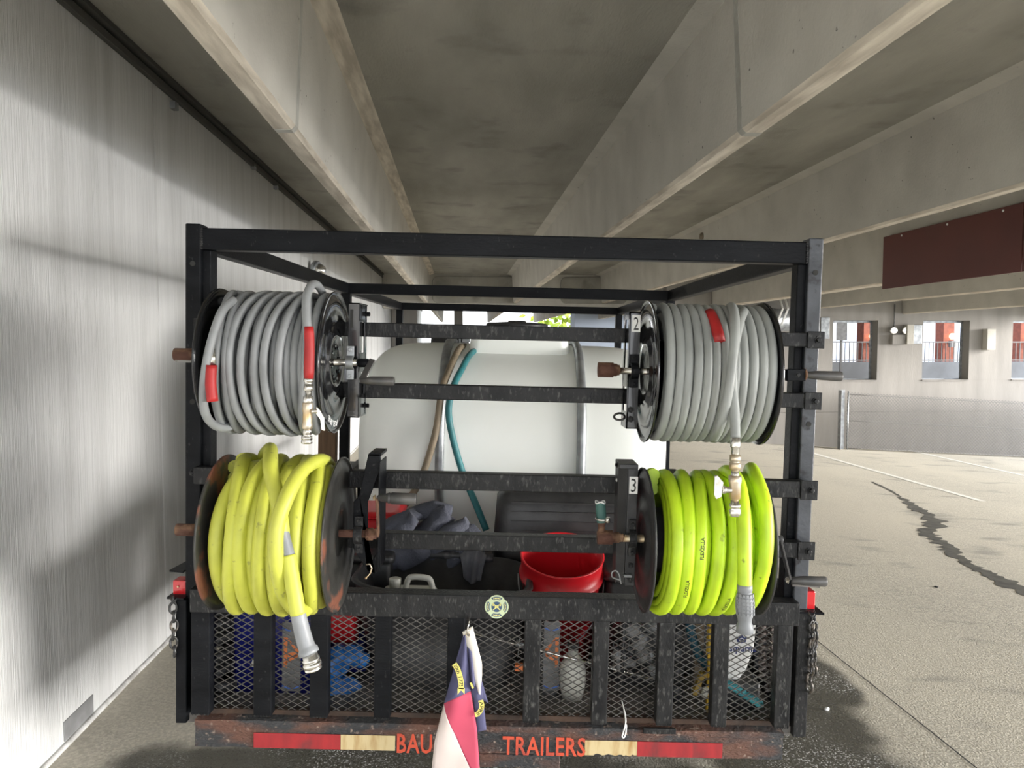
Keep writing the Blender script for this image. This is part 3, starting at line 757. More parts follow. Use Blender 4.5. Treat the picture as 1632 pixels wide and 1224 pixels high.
# corner latch plates, lamps, chains
PXROW = 950
def chain(x, y, ztop_, n, parent, sag=0):
    root = part('safety_chain', G().tube([(x, y, ztop_ + .02), (x, y, ztop_ + .0)], .004, 6), M_chain, parent)
    Lk = .036
    for k in range(n):
        z = ztop_ - k * Lk * .80 - Lk / 2
        pts = []
        for i in range(16):
            a = 2 * PI * i / 16; p = cos(a) * .0105; q = sin(a) * Lk / 2
            if abs(sin(a)) < .6: p = math.copysign(.0105, p)
            ang = (k % 2) * PI / 2 + .5 + random.uniform(-.25, .25)
            pts.append(Vector((x + p * cos(ang) + .002 * (k % 3), y + p * sin(ang), z + q)))
        g = G(); g.tube(pts, .0042, 6, closed=True)
        o = part('chain_link', g, M_chain, root, fix=False)
for side in (-1, 1):
    if side < 0:
        x0, x1 = PX(270, DF), PX(294, DF); zt = PZ(911 + 13, DF); zl0, zl1 = PZ(945 + 13, DF), PZ(926 + 13, DF); zp = PZ(948 + 13, DF); xc = PX(280, 2.41)
    else:
        x0, x1 = PX(1266, 2.40), PX(1308, 2.40); zt = PZ(935 - 11, DF); zl0, zl1 = PZ(970 - 11, DF), PZ(944 - 11, DF); zp = PZ(972 - 11, DF); xc = PX(1294, 2.40)
    g = G(); g.prism([(x0, DF + .0, zt), (x1, DF - .01, zt), (x1, DF + .10, zt), (x0 + .012, DF + .12, zt)], (0, 0, .006)); part('top_plate', g, M_steel if side < 0 else M_deck, tr)
    g = G(); g.box(x0 + (.006 if side < 0 else .010), x1 - (.0 if side < 0 else .004), DF + .01, DF + .06, zl0 - (.01 if side < 0 else .015), zl1 + .0)
    lp = part('marker_lamp', g, M_lens, tr, bevel=.004, label='red corner marker lamp')
    g = G(); g.lathe(((x0 + x1) / 2, DF + .008, (zl0 + zl1) / 2), (0, -1, 0), [(-.002, .004), (.003, .003)], n=8); part('screw', g, M_brass, lp)
    g = G(); g.prism([(x0 - .0, DF - .02, zp), (x1 + .01, DF - .03, zp), (x1 + .01, DF + .06, zp), (x0, DF + .06, zp)], (0, 0, -.006)); part('latch_plate', g, M_steel, tr)
    g = G(); g.tube([(xc - .012, DF - .02, zp), (xc, DF - .03, zp - .014), (xc + .012, DF - .02, zp)], .0045, 6); part('shackle', g, M_chain, tr)
    if side > 0:
        g = G(); g.box(xc - .012, xc - .003, DF - .01, DF, zp - .05, zp); part('strap_tail', g, M_lens, tr)
    chain(xc, DF - .028, zp - .014 - (0 if side < 0 else .012), 6 if side < 0 else 8, tr)
    if side > 0: chain(xc + .012, DF - .02, zp - .03, 6, tr)
# number stickers & emblem come after the reels; emblem on the tailgate rail
EX, EZ = PX(792, DT), PZ(967.5, DT)
g = G(); R_ = .0385
def cross_pts(R, k):
    out = []
    for i in range(64):
        a = 2 * PI * i / 64; w_ = abs(cos(2 * a)); rr = R * (.86 + .14 * w_ ** .5) if w_ > .3 else R * (.90)
        out.append((EX + rr * cos(a), EZ + rr * sin(a)))
    return out
def disc(g, pts, y, mi, t=.0006): g.prism([(x, y, z) for x, z in pts], (0, t, 0), mi)
disc(g, cross_pts(R_, 0), DT - .0008, 0)
emb = part('fire_service_emblem', g, [M_stk_g], tg, label='pale green fire-service cross sticker')
g = G()
for q in range(4):
    a0 = q * PI / 2
    pts = []
    for i in range(9):
        a = a0 - .58 + 1.16 * i / 8; pts.append((EX + R_ * .86 * cos(a), EZ + R_ * .86 * sin(a)))
    for i in range(9):
        a = a0 + .42 - .84 * i / 8; pts.append((EX + R_ * .60 * cos(a), EZ + R_ * .60 * sin(a)))
    disc(g, pts, DT - .0014, 0)
disc(g, [(EX + R_ * .44 * cos(2 * PI * i / 32), EZ + R_ * .44 * sin(2 * PI * i / 32)) for i in range(32)], DT - .0014, 0)
part('emblem_fields', g, M_stk_n, emb)
g = G()
for q in range(4):     # curved lettering bands and crossed tools
    a0 = q * PI / 2
    for i in range(5):
        a = a0 - .34 + .17 * i
        c = Vector((EX + R_ * .73 * cos(a), DT - .0018, EZ + R_ * .73 * sin(a))); d = Vector((-sin(a), 0, cos(a))) * .0018
        g.bar(c - d, c + d, .0006, .004, up=(cos(a), 0, sin(a)))
for s_ in (-1, 1):
    g.bar((EX - .011 * s_, DT - .0018, EZ - .010), (EX + .011 * s_, DT - .0018, EZ + .010), .0008, .003, up=(s_, 0, -1))
    g.bar((EX + s_ * .011, DT - .0018, EZ + .003), (EX + s_ * .011, DT - .0018, EZ + .012), .0008, .005, up=(1, 0, 0))
g.box(EX - .006, EX + .006, DT - .002, DT - .0015, EZ - .004, EZ + .005)
part('emblem_print', g, mat('emblem_yellow_print', (0.66, 0.62, 0.22), .5), emb)

# ================================================================== WATER TANK
tk0 = 3.48; PXROW = 700
tx0, tx1 = PX(556, 3.55), PX(1078, 3.55)
tcz = CH - .53; tay, taz = .60, .525; tyc = tk0 + tay
tank = tthing('water_tank', ((tx0 + tx1) / 2, tyc, DECK), 'big white poly water tank lying across the trailer behind the reels', 'tank')
def sgn(v, e): return math.copysign(abs(v) ** e, v)
def tankf(a, b):
    th = 2 * PI * a; t = -1 + 2 * b
    xx = sgn(sin(t * PI / 2), .8)
    k = (1 - abs(xx) ** 9) ** (1 / 3.4) if abs(xx) < 1 else 0.0
    k = .90 * k + .10 * (1 if abs(xx) < .995 else 0)
    if b in (0.0, 1.0): k = 0.0
    cy, cz = sgn(cos(th), .86), sgn(sin(th), .86)
    dm = .0
    return Vector(((tx0 + tx1) / 2 + xx * (tx1 - tx0) / 2, tyc + tay * k * cy, tcz + taz * k * cz))
g = G(); g.grid(tankf, 72, 61, closed_u=True)
part('tank_shell', g, M_tank, tank)
# raised neck block and lid
def rbox(cx, cy, hx, hy, z0, z1, r, g=None, mi=0, top_in=0.0):
    g = g or G(); out = []
    lev = [(z0, 0), (z1 - r * .6, 0), (z1 - r * .18, r * .18), (z1, r * .6)]
    n = 8; vs = []
    for z, ins in lev:
        for (sx_, sy_, a0) in ((1, 1, 0), (-1, 1, 90), (-1, -1, 180), (1, -1, 270)):
            for k in range(n):
                a = math.radians(a0 + 90 * k / (n - 1))
                f = (z - z0) / (z1 - z0) * top_in
                vs.append((cx + sx_ * (hx - r - f) + (r - ins) * cos(a), cy + sy_ * (hy - r - f) + (r - ins) * sin(a), z))
    m = 4 * n; fs = []
    for i in range(len(lev) - 1):
        for k in range(m): fs.append((i * m + k, i * m + (k + 1) % m, (i + 1) * m + (k + 1) % m, (i + 1) * m + k))
    fs.append(tuple(range(m))[::-1]); fs.append(tuple((len(lev) - 1) * m + k for k in range(m)))
    g.add(vs, fs, mi, True); g.sm[-1] = False; g.sm[-2] = False
    return g
nx0, nx1 = PX(742, 3.9), PX(905, 3.9)
part('neck_block', rbox((nx0 + nx1) / 2, 4.05, (nx1 - nx0) / 2, .28, tcz + taz - .10, CH + .085, .05, top_in=.03), M_tank, tank)
g = G(); cx = (PX(770, 3.9) + PX(870, 3.9)) / 2
g.lathe((cx, 4.03, CH + .08), (0, 0, 1), [(0, .150), (.0, .165), (.022, .165), (.028, .15), (.034, .05), (.040, .045), (.040, .0)], n=28)
part('lid', g, M_blackpl, tank)
for px in (702, 926):        # half-round hoops over the tank
    pts = []
    for k in range(28):
        th = math.radians(80 + 150 * k / 27); x = PX(px, 3.5)
        pts.append(Vector((x, tyc + (tay + .014) * sgn(cos(th), .86), tcz + (taz + .014) * sgn(sin(th), .86))))
    g = G(); g.tube(pts, .022, 10); part('hoop', g, M_galv, tank)
for sx_ in (-.5, .5):
    g = G(); g.box(-.03 + sx_ - .06, -.03 + sx_ + .06, tyc - .45, tyc + .45, DECK, tcz - taz + .05); part('cradle', g, M_blackpl, tank)
# black pump cap behind the tank top
pc = tthing('pump_motor', (PX(715, 4.9), 4.9, DECK), 'dark pump motor peeking over the tank top left of its neck', 'pump')
x = PX(716, 4.9)
g = G(); g.lathe((x - .13, 4.95, CH - .02), (1, 0, 0), [(0, .07), (.02, .09), (.2, .09), (.24, .06)], n=20); part('motor_body', g, M_blackpl, pc)
g = G(); g.box(x - .12, x + .08, 4.88, 5.02, DECK, CH - .1); part('stand', g, M_steel, pc)
g = G(); g.bar((x + .06, 4.86, CH - .05), (x + .06, 4.86, CH + .05), .012); g.bar((x + .1, 4.86, CH), (x + .1, 4.86, CH + .06), .05, .03); part('fitting', g, M_galv, pc)

def hose_thing(name, pts, r, m, label, cat='hose', group=None, n=10, per=8):
    P = cr_spline(pts, per); g = G(); g.tube(P, r, n)
    return tmesh(name, g, m, P[-1], label, cat, group, fix=False)
hose_thing('tan_hose', [PT(742, 552, 4.0), PT(732, 556, 3.75), PT(716, 590, 3.55), PT(704, 625, 3.45), PT(694, 690, 3.42), PT(672, 760, 3.42), PT(645, 805, 3.40), PT(605, 842, 3.38), PT(590, 870, 3.38)], .0165, M_tan,
           'dirty tan hose draped over the white tank')
hose_thing('teal_hose', [PT(775, 556, 4.0), PT(752, 562, 3.75), PT(735, 590, 3.56), PT(722, 618, 3.46), PT(715, 655, 3.42), PT(722, 700, 3.42), PT(738, 755, 3.42), PT(757, 800, 3.38), PT(775, 845, 3.34)], .0155, M_teal,
           'teal hose draped down the front of the white tank')

# ================================================================== REELS
YA = 2.25; PXROW = 575
class Reel: pass
def flange(x, yc, zc, R, m, parent, facing, dish=.010, rim=.006, plates=True):
    g = G(); s_ = facing
    prof = [(0, .02), (0, R * .30), (.006 * s_, R * .34), (.006 * s_, R * .44), (0, R * .48), (0, R * .70), (.004 * s_, R * .73), (.004 * s_, R * .90), (0, R * .94), (0, R), (rim * s_, R + .002), (rim * s_, R - .003),
            (-.0, R - .006), (-.002 * s_, R - .02), (-.002 * s_, .02)]
    g.lathe((x, yc, zc), (1, 0, 0), [(h, r) for h, r in prof], n=72)
    f = part('flange', g, m, parent, fix=True)
    return f
def add_reel(name, label, px0, px1, cyp0, cyp1, Rpx, m_fl, m_drum):
    """px0/px1: near edges of the two flanges; cyp: flange centre heights in the photo"""
    r = Reel(); YN = YA - .21
    r.x0 = PX(px0, YN); r.x1 = PX(px1, YN); r.zc = (PZ(cyp0, YA)); r.R = Rpx * YA / FPX; r.y = YA
    r.root = tthing(name, ((r.x0 + r.x1) / 2, YA, r.zc - r.R), label, 'hose reel')
    for x, s_ in ((r.x0, -1), (r.x1, 1)):
        flange(x, YA, r.zc, r.R, m_fl, r.root, s_)
    g = G(); g.lathe((r.x0, YA, r.zc), (1, 0, 0), [(0, r.R * .45), (r.x1 - r.x0, r.R * .45)], n=28); part('drum', g, m_drum, r.root)
    return r
def u816(px, py): return py - (px - 816) * TILT      # pixel height carried to the frame's middle column
RUL = add_reel('hose_reel', 'glossy black reel of grey hose, top left on the cage', 309, 504, u816(430, 575), 0, 112, M_gloss, M_gloss)
PXROW = 850
RLL = add_reel('hose_reel', 'rust-edged black reel of yellow hose, lower left on the cage', 316, 513, u816(420, 847), 0, 122, M_flange_rust, M_flange_rust)
PXROW = 590
RUR = add_reel('hose_reel', 'glossy black reel of pale grey hose beside the number 2', 1052, 1247, u816(1120, 594), 0, 112, M_gloss, M_gloss)
PXROW = 860
RLR = add_reel('hose_reel', 'matt black reel of lime hose beside the number 3', 1048, 1238, u816(1120, 861), 0, 114, M_blackpl, M_blackpl)

def bolt(c, axis, r, m, parent, h=.006, name='bolt'):
    g = G(); g.lathe(c, axis, [(0, r * 1.6), (.0015, r * 1.6), (.0015, r), (h, r), (h + .001, r * .7)], n=6, smooth=False); return part(name, g, m, parent)
def pillow(x, y, z, r, m, parent, w=.026, hh=.05):
    """strap clamp round the axle, bolted above and below, facing the viewer"""
    pts_o, pts_i = [], []
    for k in range(13):
        a = math.radians(90 + 180 * k / 12)
        pts_o.append((0, y + r * 1.55 * cos(a), z + r * 1.55 * sin(a))); pts_i.append((0, y + r * cos(a), z + r * sin(a)))
    poly = [(x - w / 2, p[1], p[2]) for p in pts_o + pts_i[::-1]]
    g = G(); g.prism(poly, (w, 0, 0))
    for s_ in (-1, 1):
        za, zb_ = sorted((z + s_ * r * 1.25, z + s_ * hh)); g.box(x - w / 2, x + w / 2, y - .001, y + .007, za, zb_)
    p = part('pillow_block', g, m, parent, bevel=.0015)
    for s_ in (-1, 1): bolt((x, y - .001, z + s_ * hh * .78), (0, -1, 0), .006, m, p)
    return p
def grip(a, b, r0, r1, m, parent, rings=False, label=None):
    a = Vector(a); b = Vector(b); L = (b - a).length
    pr = [(0, r0 * .6), (.002, r0), (L * .3, r0 + (r1 - r0) * .6), (L * .33, r0 + (r1 - r0) * .7), (L - .004, r1), (L, r1 * .88), (L, 0)]
    if rings: pr = [(0, r0 * .6), (.002, r0), (L * .28, r1 * .86), (L * .30, r1 * .98), (L * .32, r1 * .88), (L * .35, r1 * .88), (L * .37, r1), (L - .003, r1), (L, r1 * .9), (L, 0)]
    g = G(); g.lathe(a, b - a, pr, n=18); return part('crank_handle', g, m, parent, label=label)
NY = YA - .21
# ---- upper left: bracket, clamp, crank
PXROW = 575
R = RUL; bx = PX(553, 2.25); bx2 = PX(571, 2.25); zt, zb_ = PZ(u816(560, 482), 2.25), PZ(u816(575, 664), 2.3); BF = 2.262
g = G()
g.box(bx, bx2, BF, BF + .006, zb_, zt)                                   # front web
g.box(bx, bx2 + .002, BF, DB - .04, zt - .005, zt); g.box(bx, bx2 + .002, BF, DB - .04, zb_, zb_ + .005)
br = part('bracket', g, M_gloss, R.root, bevel=.0015)
g = G(); sx0 = bx2 - .003                                                  # side cheek, pierced
g.box(sx0, sx0 + .004, BF, BF + .035, zb_, zt); g.box(sx0, sx0 + .004, DB - .075, DB - .045, zb_, zt)
g.box(sx0, sx0 + .004, BF, DB - .045, zt - .055, zt); g.box(sx0, sx0 + .004, BF, DB - .045, zb_, zb_ + .07); g.box(sx0, sx0 + .004, BF, DB - .045, R.zc - .03, R.zc + .03)
part('cheek', g, M_gloss, br, bevel=.001)
g = G(); 
for z in (zt - .075, zt - .105, zb_ + .11, zb_ + .085): g.lathe((sx0 - .012, DB - .085, z), (1, 0, 0), [(0, .007), (.002, .007)], n=12)
part('hole_liner', g, M_white, br)
g = G(); g.prism([(bx + .006, BF - .0008, z) for z in (zt - .075, zt - .02)] + [(bx + .015, BF - .0008, z) for z in (zt - .02, zt - .075)], (0, .001, 0)); part('slot', g, M_dark, br)
for z in (zt - .03, zb_ + .03): bolt((sx0 + .004, DB - .06, z), (1, 0, 0), .007, M_steel, br, h=.012)
xs0 = PX(281, YA); g = G(); g.lathe((xs0, YA, R.zc), (1, 0, 0), [(0, .011), (sx0 - xs0 + .03, .011)], n=16); part('axle', g, M_chrome, R.root)
pillow(bx + .012, YA - .012, R.zc, .014, M_galv, R.root, w=.022)
g = G(); g.lathe((PX(279, YA), YA, R.zc + .012), (1, 0, 0), [(0, .014), (0, .0195), (.050, .0195), (.052, .017), (.085, .015)], n=16); part('inlet_pipe', g, M_rust, R.root, label='rusty pipe stub')
hz = PZ(u816(575, 606), YA - .04)
hx = PX(575, YA - .04)
g = G(); g.bar((PX(596, YA), YA - .02, R.zc + .012), (hx + .004, YA - .045, hz), .005, .020, up=(1, 0, .6)); cr_ = part('crank_arm', g, M_handle, R.root, bevel=.001)
g = G(); g.lathe((bx2, YA, R.zc), (1, 0, 0), [(0, .013), (.03, .013), (.034, .010)], n=14); part('collar', g, M_steel, R.root)
grip((hx, YA - .047, hz), (PX(629, YA - .047), YA - .047, hz - .0005), .009, .0135, M_handle, R.root)
# hub ring and dents on the visible flange, white lettering near its foot
g = G()
for k in range(8):
    a = 2 * PI * k / 8 + .2; g.lathe((R.x1 + .002, YA + .05 * cos(a), R.zc + .05 * sin(a)), (1, 0, 0), [(0, .006), (.004, .005)], n=8)
part('rivets', g, M_gloss, R.root, kind='stuff')
g = G()
def arc_text(word, R_, a0, a1, hgt):
    def fn(s_, t_):
        a = a0 + (a1 - a0) * s_; rr = R_ + hgt * t_
        return Vector((R.x1 + .0075, YA + rr * cos(a), R.zc + rr * sin(a)))
    text_at(g, word, fn, bold=.02)
arc_text('ASURE', R.R - .036, math.radians(276), math.radians(238), .018)
part('flange_lettering', g, M_white, R.root, fix=False)
# ---- lower left
PXROW = 830
R = RLL
xa, xb = PX(568, 2.27), PX(604, 2.27); zt, zb_ = PZ(u816(600, 722), 2.27), PZ(u816(600, 912), 2.27)
g = G()
P2 = lambda px, py, y=2.27: PT(px, py, y)
g.prism([P2(587, 723), P2(606, 723), P2(607, 745), P2(586, 800), P2(586, 905), P2(606, 872), P2(607, 905), P2(598, 915), P2(584, 908), P2(563, 875), P2(563, 800), P2(572, 790)], (0, .01, 0))
br = part('bracket', g, M_steel, R.root, bevel=.002)
g = G(); g.box(PX(587, 2.27), PX(606, 2.27), 2.27, DB - .04, PZ(u816(600, 727), 2.27), zt); g.box(PX(602, 2.25), PX(602, 2.25) + .004, 2.255, DB - .045, PZ(u816(600, 908), 2.27), PZ(u816(600, 735), 2.27)); part('cheek', g, M_steel, br, bevel=.001)
xs0 = PX(283, YA); g = G(); g.lathe((xs0, YA, R.zc), (1, 0, 0), [(0, .012), (R.x1 - xs0 + .11, .012)], n=16); part('axle', g, M_rust, R.root)
pillow(PX(571, 2.23), YA - .012, R.zc, .018, M_steelg, R.root, w=.026, hh=.056)
g = G(); g.lathe((PX(583, YA), YA, R.zc), (1, 0, 0), [(0, .014), (.004, .019), (.022, .019), (.024, .015), (.032, .015)], n=14); part('collar', g, M_rust, R.root)
g = G(); g.lathe((PX(282, YA), YA, R.zc), (1, 0, 0), [(0, .014), (0, .0185), (.058, .0185), (.060, .013)], n=16); part('inlet_pipe', g, M_rust, R.root, label='brassy rust-stained pipe stub')
hz = PZ(u816(600, 793), YA - .05); hx = PX(601, YA - .05)
g = G(); g.bar((hx - .001, YA - .02, R.zc), (hx - .001, YA - .05, hz), .005, .024, up=(0, 1, 0)); part('crank_arm', g, M_rust, R.root, bevel=.001)
grip((hx, YA - .05, hz), (PX(663, YA - .05), YA - .05, hz - .0025), .008, .0175, M_handle, R.root, rings=True)
bolt((hx - .006, YA - .05, hz), (-1, 0, 0), .006, M_brass, R.root)
g = G(); c = PT(583, 905, 2.24); g.tube([c + Vector((0, 0, .01)), c + Vector((.012, 0, .012)), c + Vector((.018, 0, 0)), c + Vector((.014, 0, -.016)), c + Vector((.006, 0, -.026)), c + Vector((.0, -.004, -.03))], .0024, 6)
g.lathe(c + Vector((-.002, 0, -.031)), (1, 0, 0), [(0, .004), (.006, .004)], n=8); part('spring_pin', g, M_brass, R.root)
# ---- upper right
PXROW = 590
R = RUR
xa, xb = PX(1001, 2.26), PX(1019, 2.26); zt, zb_ = PZ(u816(1010, 497), 2.26), PZ(u816(1010, 684), 2.26)
g = G(); g.box(xa, xb, 2.265, 2.272, zb_, zt); g.box(xa, xb, 2.265, DB - .04, zt - .006, zt); g.box(xa, xb, 2.265, DB - .04, zb_, zb_ + .005)
br = part('bracket', g, M_gloss, R.root, bevel=.0015)
g = G()
for (y0, y1, z0, z1) in ((2.265, 2.285, zb_, zt), (DB - .07, DB - .045, zb_, zt), (2.265, DB - .045, zt - .022, zt), (2.265, DB - .045, zb_ + .0, zb_ + .05), (2.265, DB - .045, R.zc - .05, R.zc - .01)):
    g.box(xa, xa + .004, y0, y1, z0, z1)
part('cheek', g, M_gloss, br)
g = G(); g.lathe((PX(985, YA), YA, R.zc), (1, 0, 0), [(0, .010), (R.x1 - PX(985, YA) + .05, .010)], n=16); part('axle', g, M_chrome, R.root)
pillow((xa + xb) / 2 + .001, YA + .003, R.zc, .016, M_steel, R.root, w=.024)
for z in (zb_ + .058, zb_ + .03): bolt(((xa + xb) / 2 - .004, 2.264, z), (0, -1, 0), .0065, M_steelg, br)
g = G(); g.lathe((PX(953, YA), YA, R.zc + .002), (1, 0, 0), [(0, .016), (0, .0225), (.045, .0225), (.047, .019), (.056, .019), (.058, .016), (.064, .016), (.066, .010)], n=20); part('inlet_pipe', g, M_rust, R.root, label='rusty threaded inlet swivel')
g = G(); c = PT(987, 664, 2.24); g.tube([c + Vector((.016 * cos(a), .004 * sin(a * 2), .010 * sin(a))) for a in [2 * PI * k / 18 for k in range(18)]], .0035, 8, closed=True)
part('pull_ring', g, M_gloss, R.root, fix=False)
g = G(); sx_, sy_ = PX(1005, 2.262), PX(1018.5, 2.262); z1, z0 = PZ(u816(1011, 502), 2.262), PZ(u816(1011, 529), 2.262)
g.box(sx_, sy_, 2.2637, 2.2647, z0, z1); st = part('number_sticker', g, M_white, br, label='white sticker with a black 2')
g = G(); text_at(g, '2', lambda a, b: Vector((sx_ + (sy_ - sx_) * (.2 + .6 * a), 2.2632, z0 + (z1 - z0) * (.12 + .76 * b)))); part('digit', g, M_ink, st, fix=False)
az = PZ(u816(1268, 597), 2.16)
g = G(); g.bar((PX(1249, 2.18), 2.16, az - .002), (PX(1283, 2.16), 2.16, az), .022, .034); g.bar((R.x1, YA, R.zc), (PX(1252, 2.17), 2.165, az), .020, .022); part('crank_arm', g, M_steel, R.root, bevel=.002)
bolt((PX(1272, 2.15), 2.15, az), (0, -1, 0), .005, M_steelg, R.root)
g = G(); g.lathe((PX(1281, 2.16), 2.16, az), (1, 0, 0), [(0, .018), (.005, .018)], n=10); part('washer', g, M_rust, R.root)
grip((PX(1283, 2.16), 2.16, az), (PX(1342, 2.16), 2.16, az - .002), .009, .0145, M_handle, R.root)
# ---- lower right
PXROW = 850
R = RLR
xa, xb = PX(985, 2.27), PX(1014, 2.27); zt, zb_ = PZ(u816(1000, 740), 2.27), PZ(u816(1000, 934), 2.27); xm = PX(998, 2.27)
g = G(); g.box(xm, xb, 2.27, 2.278, zb_, zt - .012); g.box(xa, xb, 2.268, DB - .04, zt - .014, zt)
br = part('bracket', g, M_blackpl, R.root, bevel=.002)
g = G(); g.box(xa, xa + .004, 2.30, DB - .045, zb_, zt); g.bar((xa + .002, 2.30, (zt + zb_) / 2), (xm, 2.274, (zt + zb_) / 2), .005, zt - zb_ - .01); part('cheek', g, M_blackpl, br, bevel=.001)
bolt((xa, 2.33, zt - .012), (-1, 0, 0), .006, M_steel, br); bolt((xa, 2.33, zt - .06), (-1, 0, 0), .004, M_white, br, h=.002)
g = G(); g.lathe((PX(985, YA), YA, R.zc), (1, 0, 0), [(0, .011), (R.x1 - PX(985, YA) + .03, .011)], n=16); part('axle', g, M_brass, R.root)
pillow((xm + xb) / 2 + .001, YA + .003, R.zc, .018, M_steelg, R.root, w=.022, hh=.056)
for z in (zb_ + .10, zb_ + .065, zb_ + .02): bolt(((xm + xb) / 2 + .001, 2.269, z), (0, -1, 0), .0065 if z != zb_ + .10 else .004, M_steelg, br)
g = G(); X = PX(952, YA)
g.lathe((X, YA, R.zc + .002), (1, 0, 0), [(0, .019), (.001, .0215), (.046, .0215), (.048, .016), (.066, .016), (.068, .012), (.070, .014), (.073, .011), (.076, .014), (.079, .011), (.085, .008)], n=20)
g.lathe((X + .012, YA, R.zc + .02), (0, 0, 1), [(0, .011), (.02, .011), (.026, .013), (.040, .013)], n=12)
sw = part('inlet_pipe', g, M_rust, R.root, label='rust-brown brass elbow')
g = G(); g.tube([(X + .012, YA, R.zc + .048), (X + .010, YA, R.zc + .07), (X + .006, YA, R.zc + .108)], .0155, 12, caps=False)
g.tube([(X + .012, YA, R.zc + .048), (X + .010, YA, R.zc + .07), (X + .006, YA, R.zc + .107)], .012, 12); part('hose_stub', g, mat('faded_green_hose', (.05, .13, .11), .6, col2=(.03, .09, .08), scale=20), sw, label='cut green hose stub')
g = G(); g.tube([(X + .006 + .0145 * cos(a), YA + .0145 * sin(a), R.zc + .109 + .003 * sin(a * 3)) for a in [2 * PI * k / 16 for k in range(16)]], .0022, 6, closed=True); part('frayed_rim', g, M_white, sw, fix=False)
g = G(); g.tube([(X + .013 + .018 * cos(a), YA + .018 * sin(a), R.zc + .058) for a in [2 * PI * k / 16 for k in range(16)]], .004, 6, closed=True); g.lathe((X + .028, YA - .012, R.zc + .058), (0, 0, 1), [(-.008, .008), (.008, .008)], n=8); part('hose_clamp', g, M_chrome, sw, fix=False)
g = G(); c = PT(983, 915, 2.25)
g.tube(cr_spline([c + Vector((.014, 0, -.03)), c + Vector((.008, 0, -.004)), c + Vector((-.002, 0, .010)), c + Vector((-.014, 0, .006)), c + Vector((-.014, 0, -.008)), c + Vector((-.004, 0, -.014)), c + Vector((.012, 0, -.018))], 5), .0022, 6)
part('spring_pin', g, M_galv, R.root, fix=False)
g = G(); c = PT(1000, 918, 2.262); g.tube([c + Vector((.0005 * k - .012, .0045 * cos(k * 1.26), .0055 * sin(k * 1.26))) for k in range(50)], .0013, 5); part('coil_spring', g, M_galv, R.root, fix=False)
g = G(); sx2, sy2 = PX(1000.5, 2.268), PX(1014, 2.268); z1b, z0b = PZ(u816(1007, 760), 2.268), PZ(u816(1007, 787), 2.268)
g.box(sx2, sy2, 2.2685, 2.2695, z0b, z1b); st = part('number_sticker', g, M_white, br, label='white sticker with a black 3')
g = G(); text_at(g, '3', lambda a, b: Vector((sx2 + (sy2 - sx2) * (.2 + .6 * a), 2.268, z0b + (z1b - z0b) * (.1 + .8 * b)))); part('digit', g, M_ink, st, fix=False)
a0 = Vector((PX(1243, 2.2), 2.2, PZ(u816(1243, 858), 2.2))); a1 = Vector((PX(1262, 2.14), 2.14, PZ(u816(1262, 925), 2.14)))
g = G(); g.bar(a0, a1, .006, .020, up=(0, 1, 0)); g.lathe(a0 + Vector((-.012, 0, -.004)), (1, 0, 0), [(0, .012), (.02, .012)], n=12); part('crank_arm', g, M_handle, R.root, bevel=.001)
g = G(); g.bar((R.x1, YA, R.zc), a0 + Vector((-.004, 0, 0)), .018); part('crank_hub', g, M_handle, R.root)
bolt(a1 + Vector((-.006, 0, 0)), (-1, 0, 0), .007, M_chrome, R.root)
grip(a1 + Vector((.004, 0, 0)), (PX(1320, 2.14), 2.14, a1.z - .0015), .010, .0150, M_handle, R.root)

# ================================================================== HOSES ON THE REELS
def coil(R, d, wraps, Ro, seed, skew=.012, sag=.010, pitch=None, edge=0.0, big=None, squash=1.0, order=None):
    """one running hose: x drifts from flange to flange; every wrap has its own lean and slack"""
    rd = random.Random(seed); pts = []; nseg = 44
    xa, xb = R.x0 + d * .55 + edge, R.x1 - d * .55 - edge
    n = wraps; A = [(rd.uniform(-skew, skew), rd.uniform(0, 2 * PI), rd.uniform(0, 1)) for _ in range(n + 2)]
    for i in range(n * nseg + 1):
        t = i / nseg; k = int(t); f = t - k; th = -2 * PI * f + PI / 2          # start at top, run over the far side
        f2 = f * f * (3 - 2 * f)
        a = A[k][0] * (1 - f2) + A[k + 1][0] * f2; ph = A[k][1]; sl = A[k][2] * (1 - f2) + A[k + 1][2] * f2
        x = xa + (xb - xa) * (t / n)
        x += a * sin(2 * PI * f + ph * .0) + .5 * a
        x = min(max(x, xa - d * .04), xb + d * .04)
        down = max(0, -sin(th))
        r = Ro + sag * sl * down ** 2 + .004 * (sl - .5)
        pts.append(Vector((x, R.y + r * cos(th) * squash, R.zc + r * sin(th))))
    return pts
def hose_obj(name, groups, d, m, R, label, group=None, extra=None):
    """groups: list of centre lines making up one hose"""
    root = tthing(name, ((R.x0 + R.x1) / 2, R.y, R.zc - R.R), label, 'hose', group)
    for i, P in enumerate(groups):
        g = G(); g.tube(P, d / 2, 12); part('hose_coil' if i < len(groups) - (extra or 0) else 'hose_end', g, m, root, fix=False)
    return root

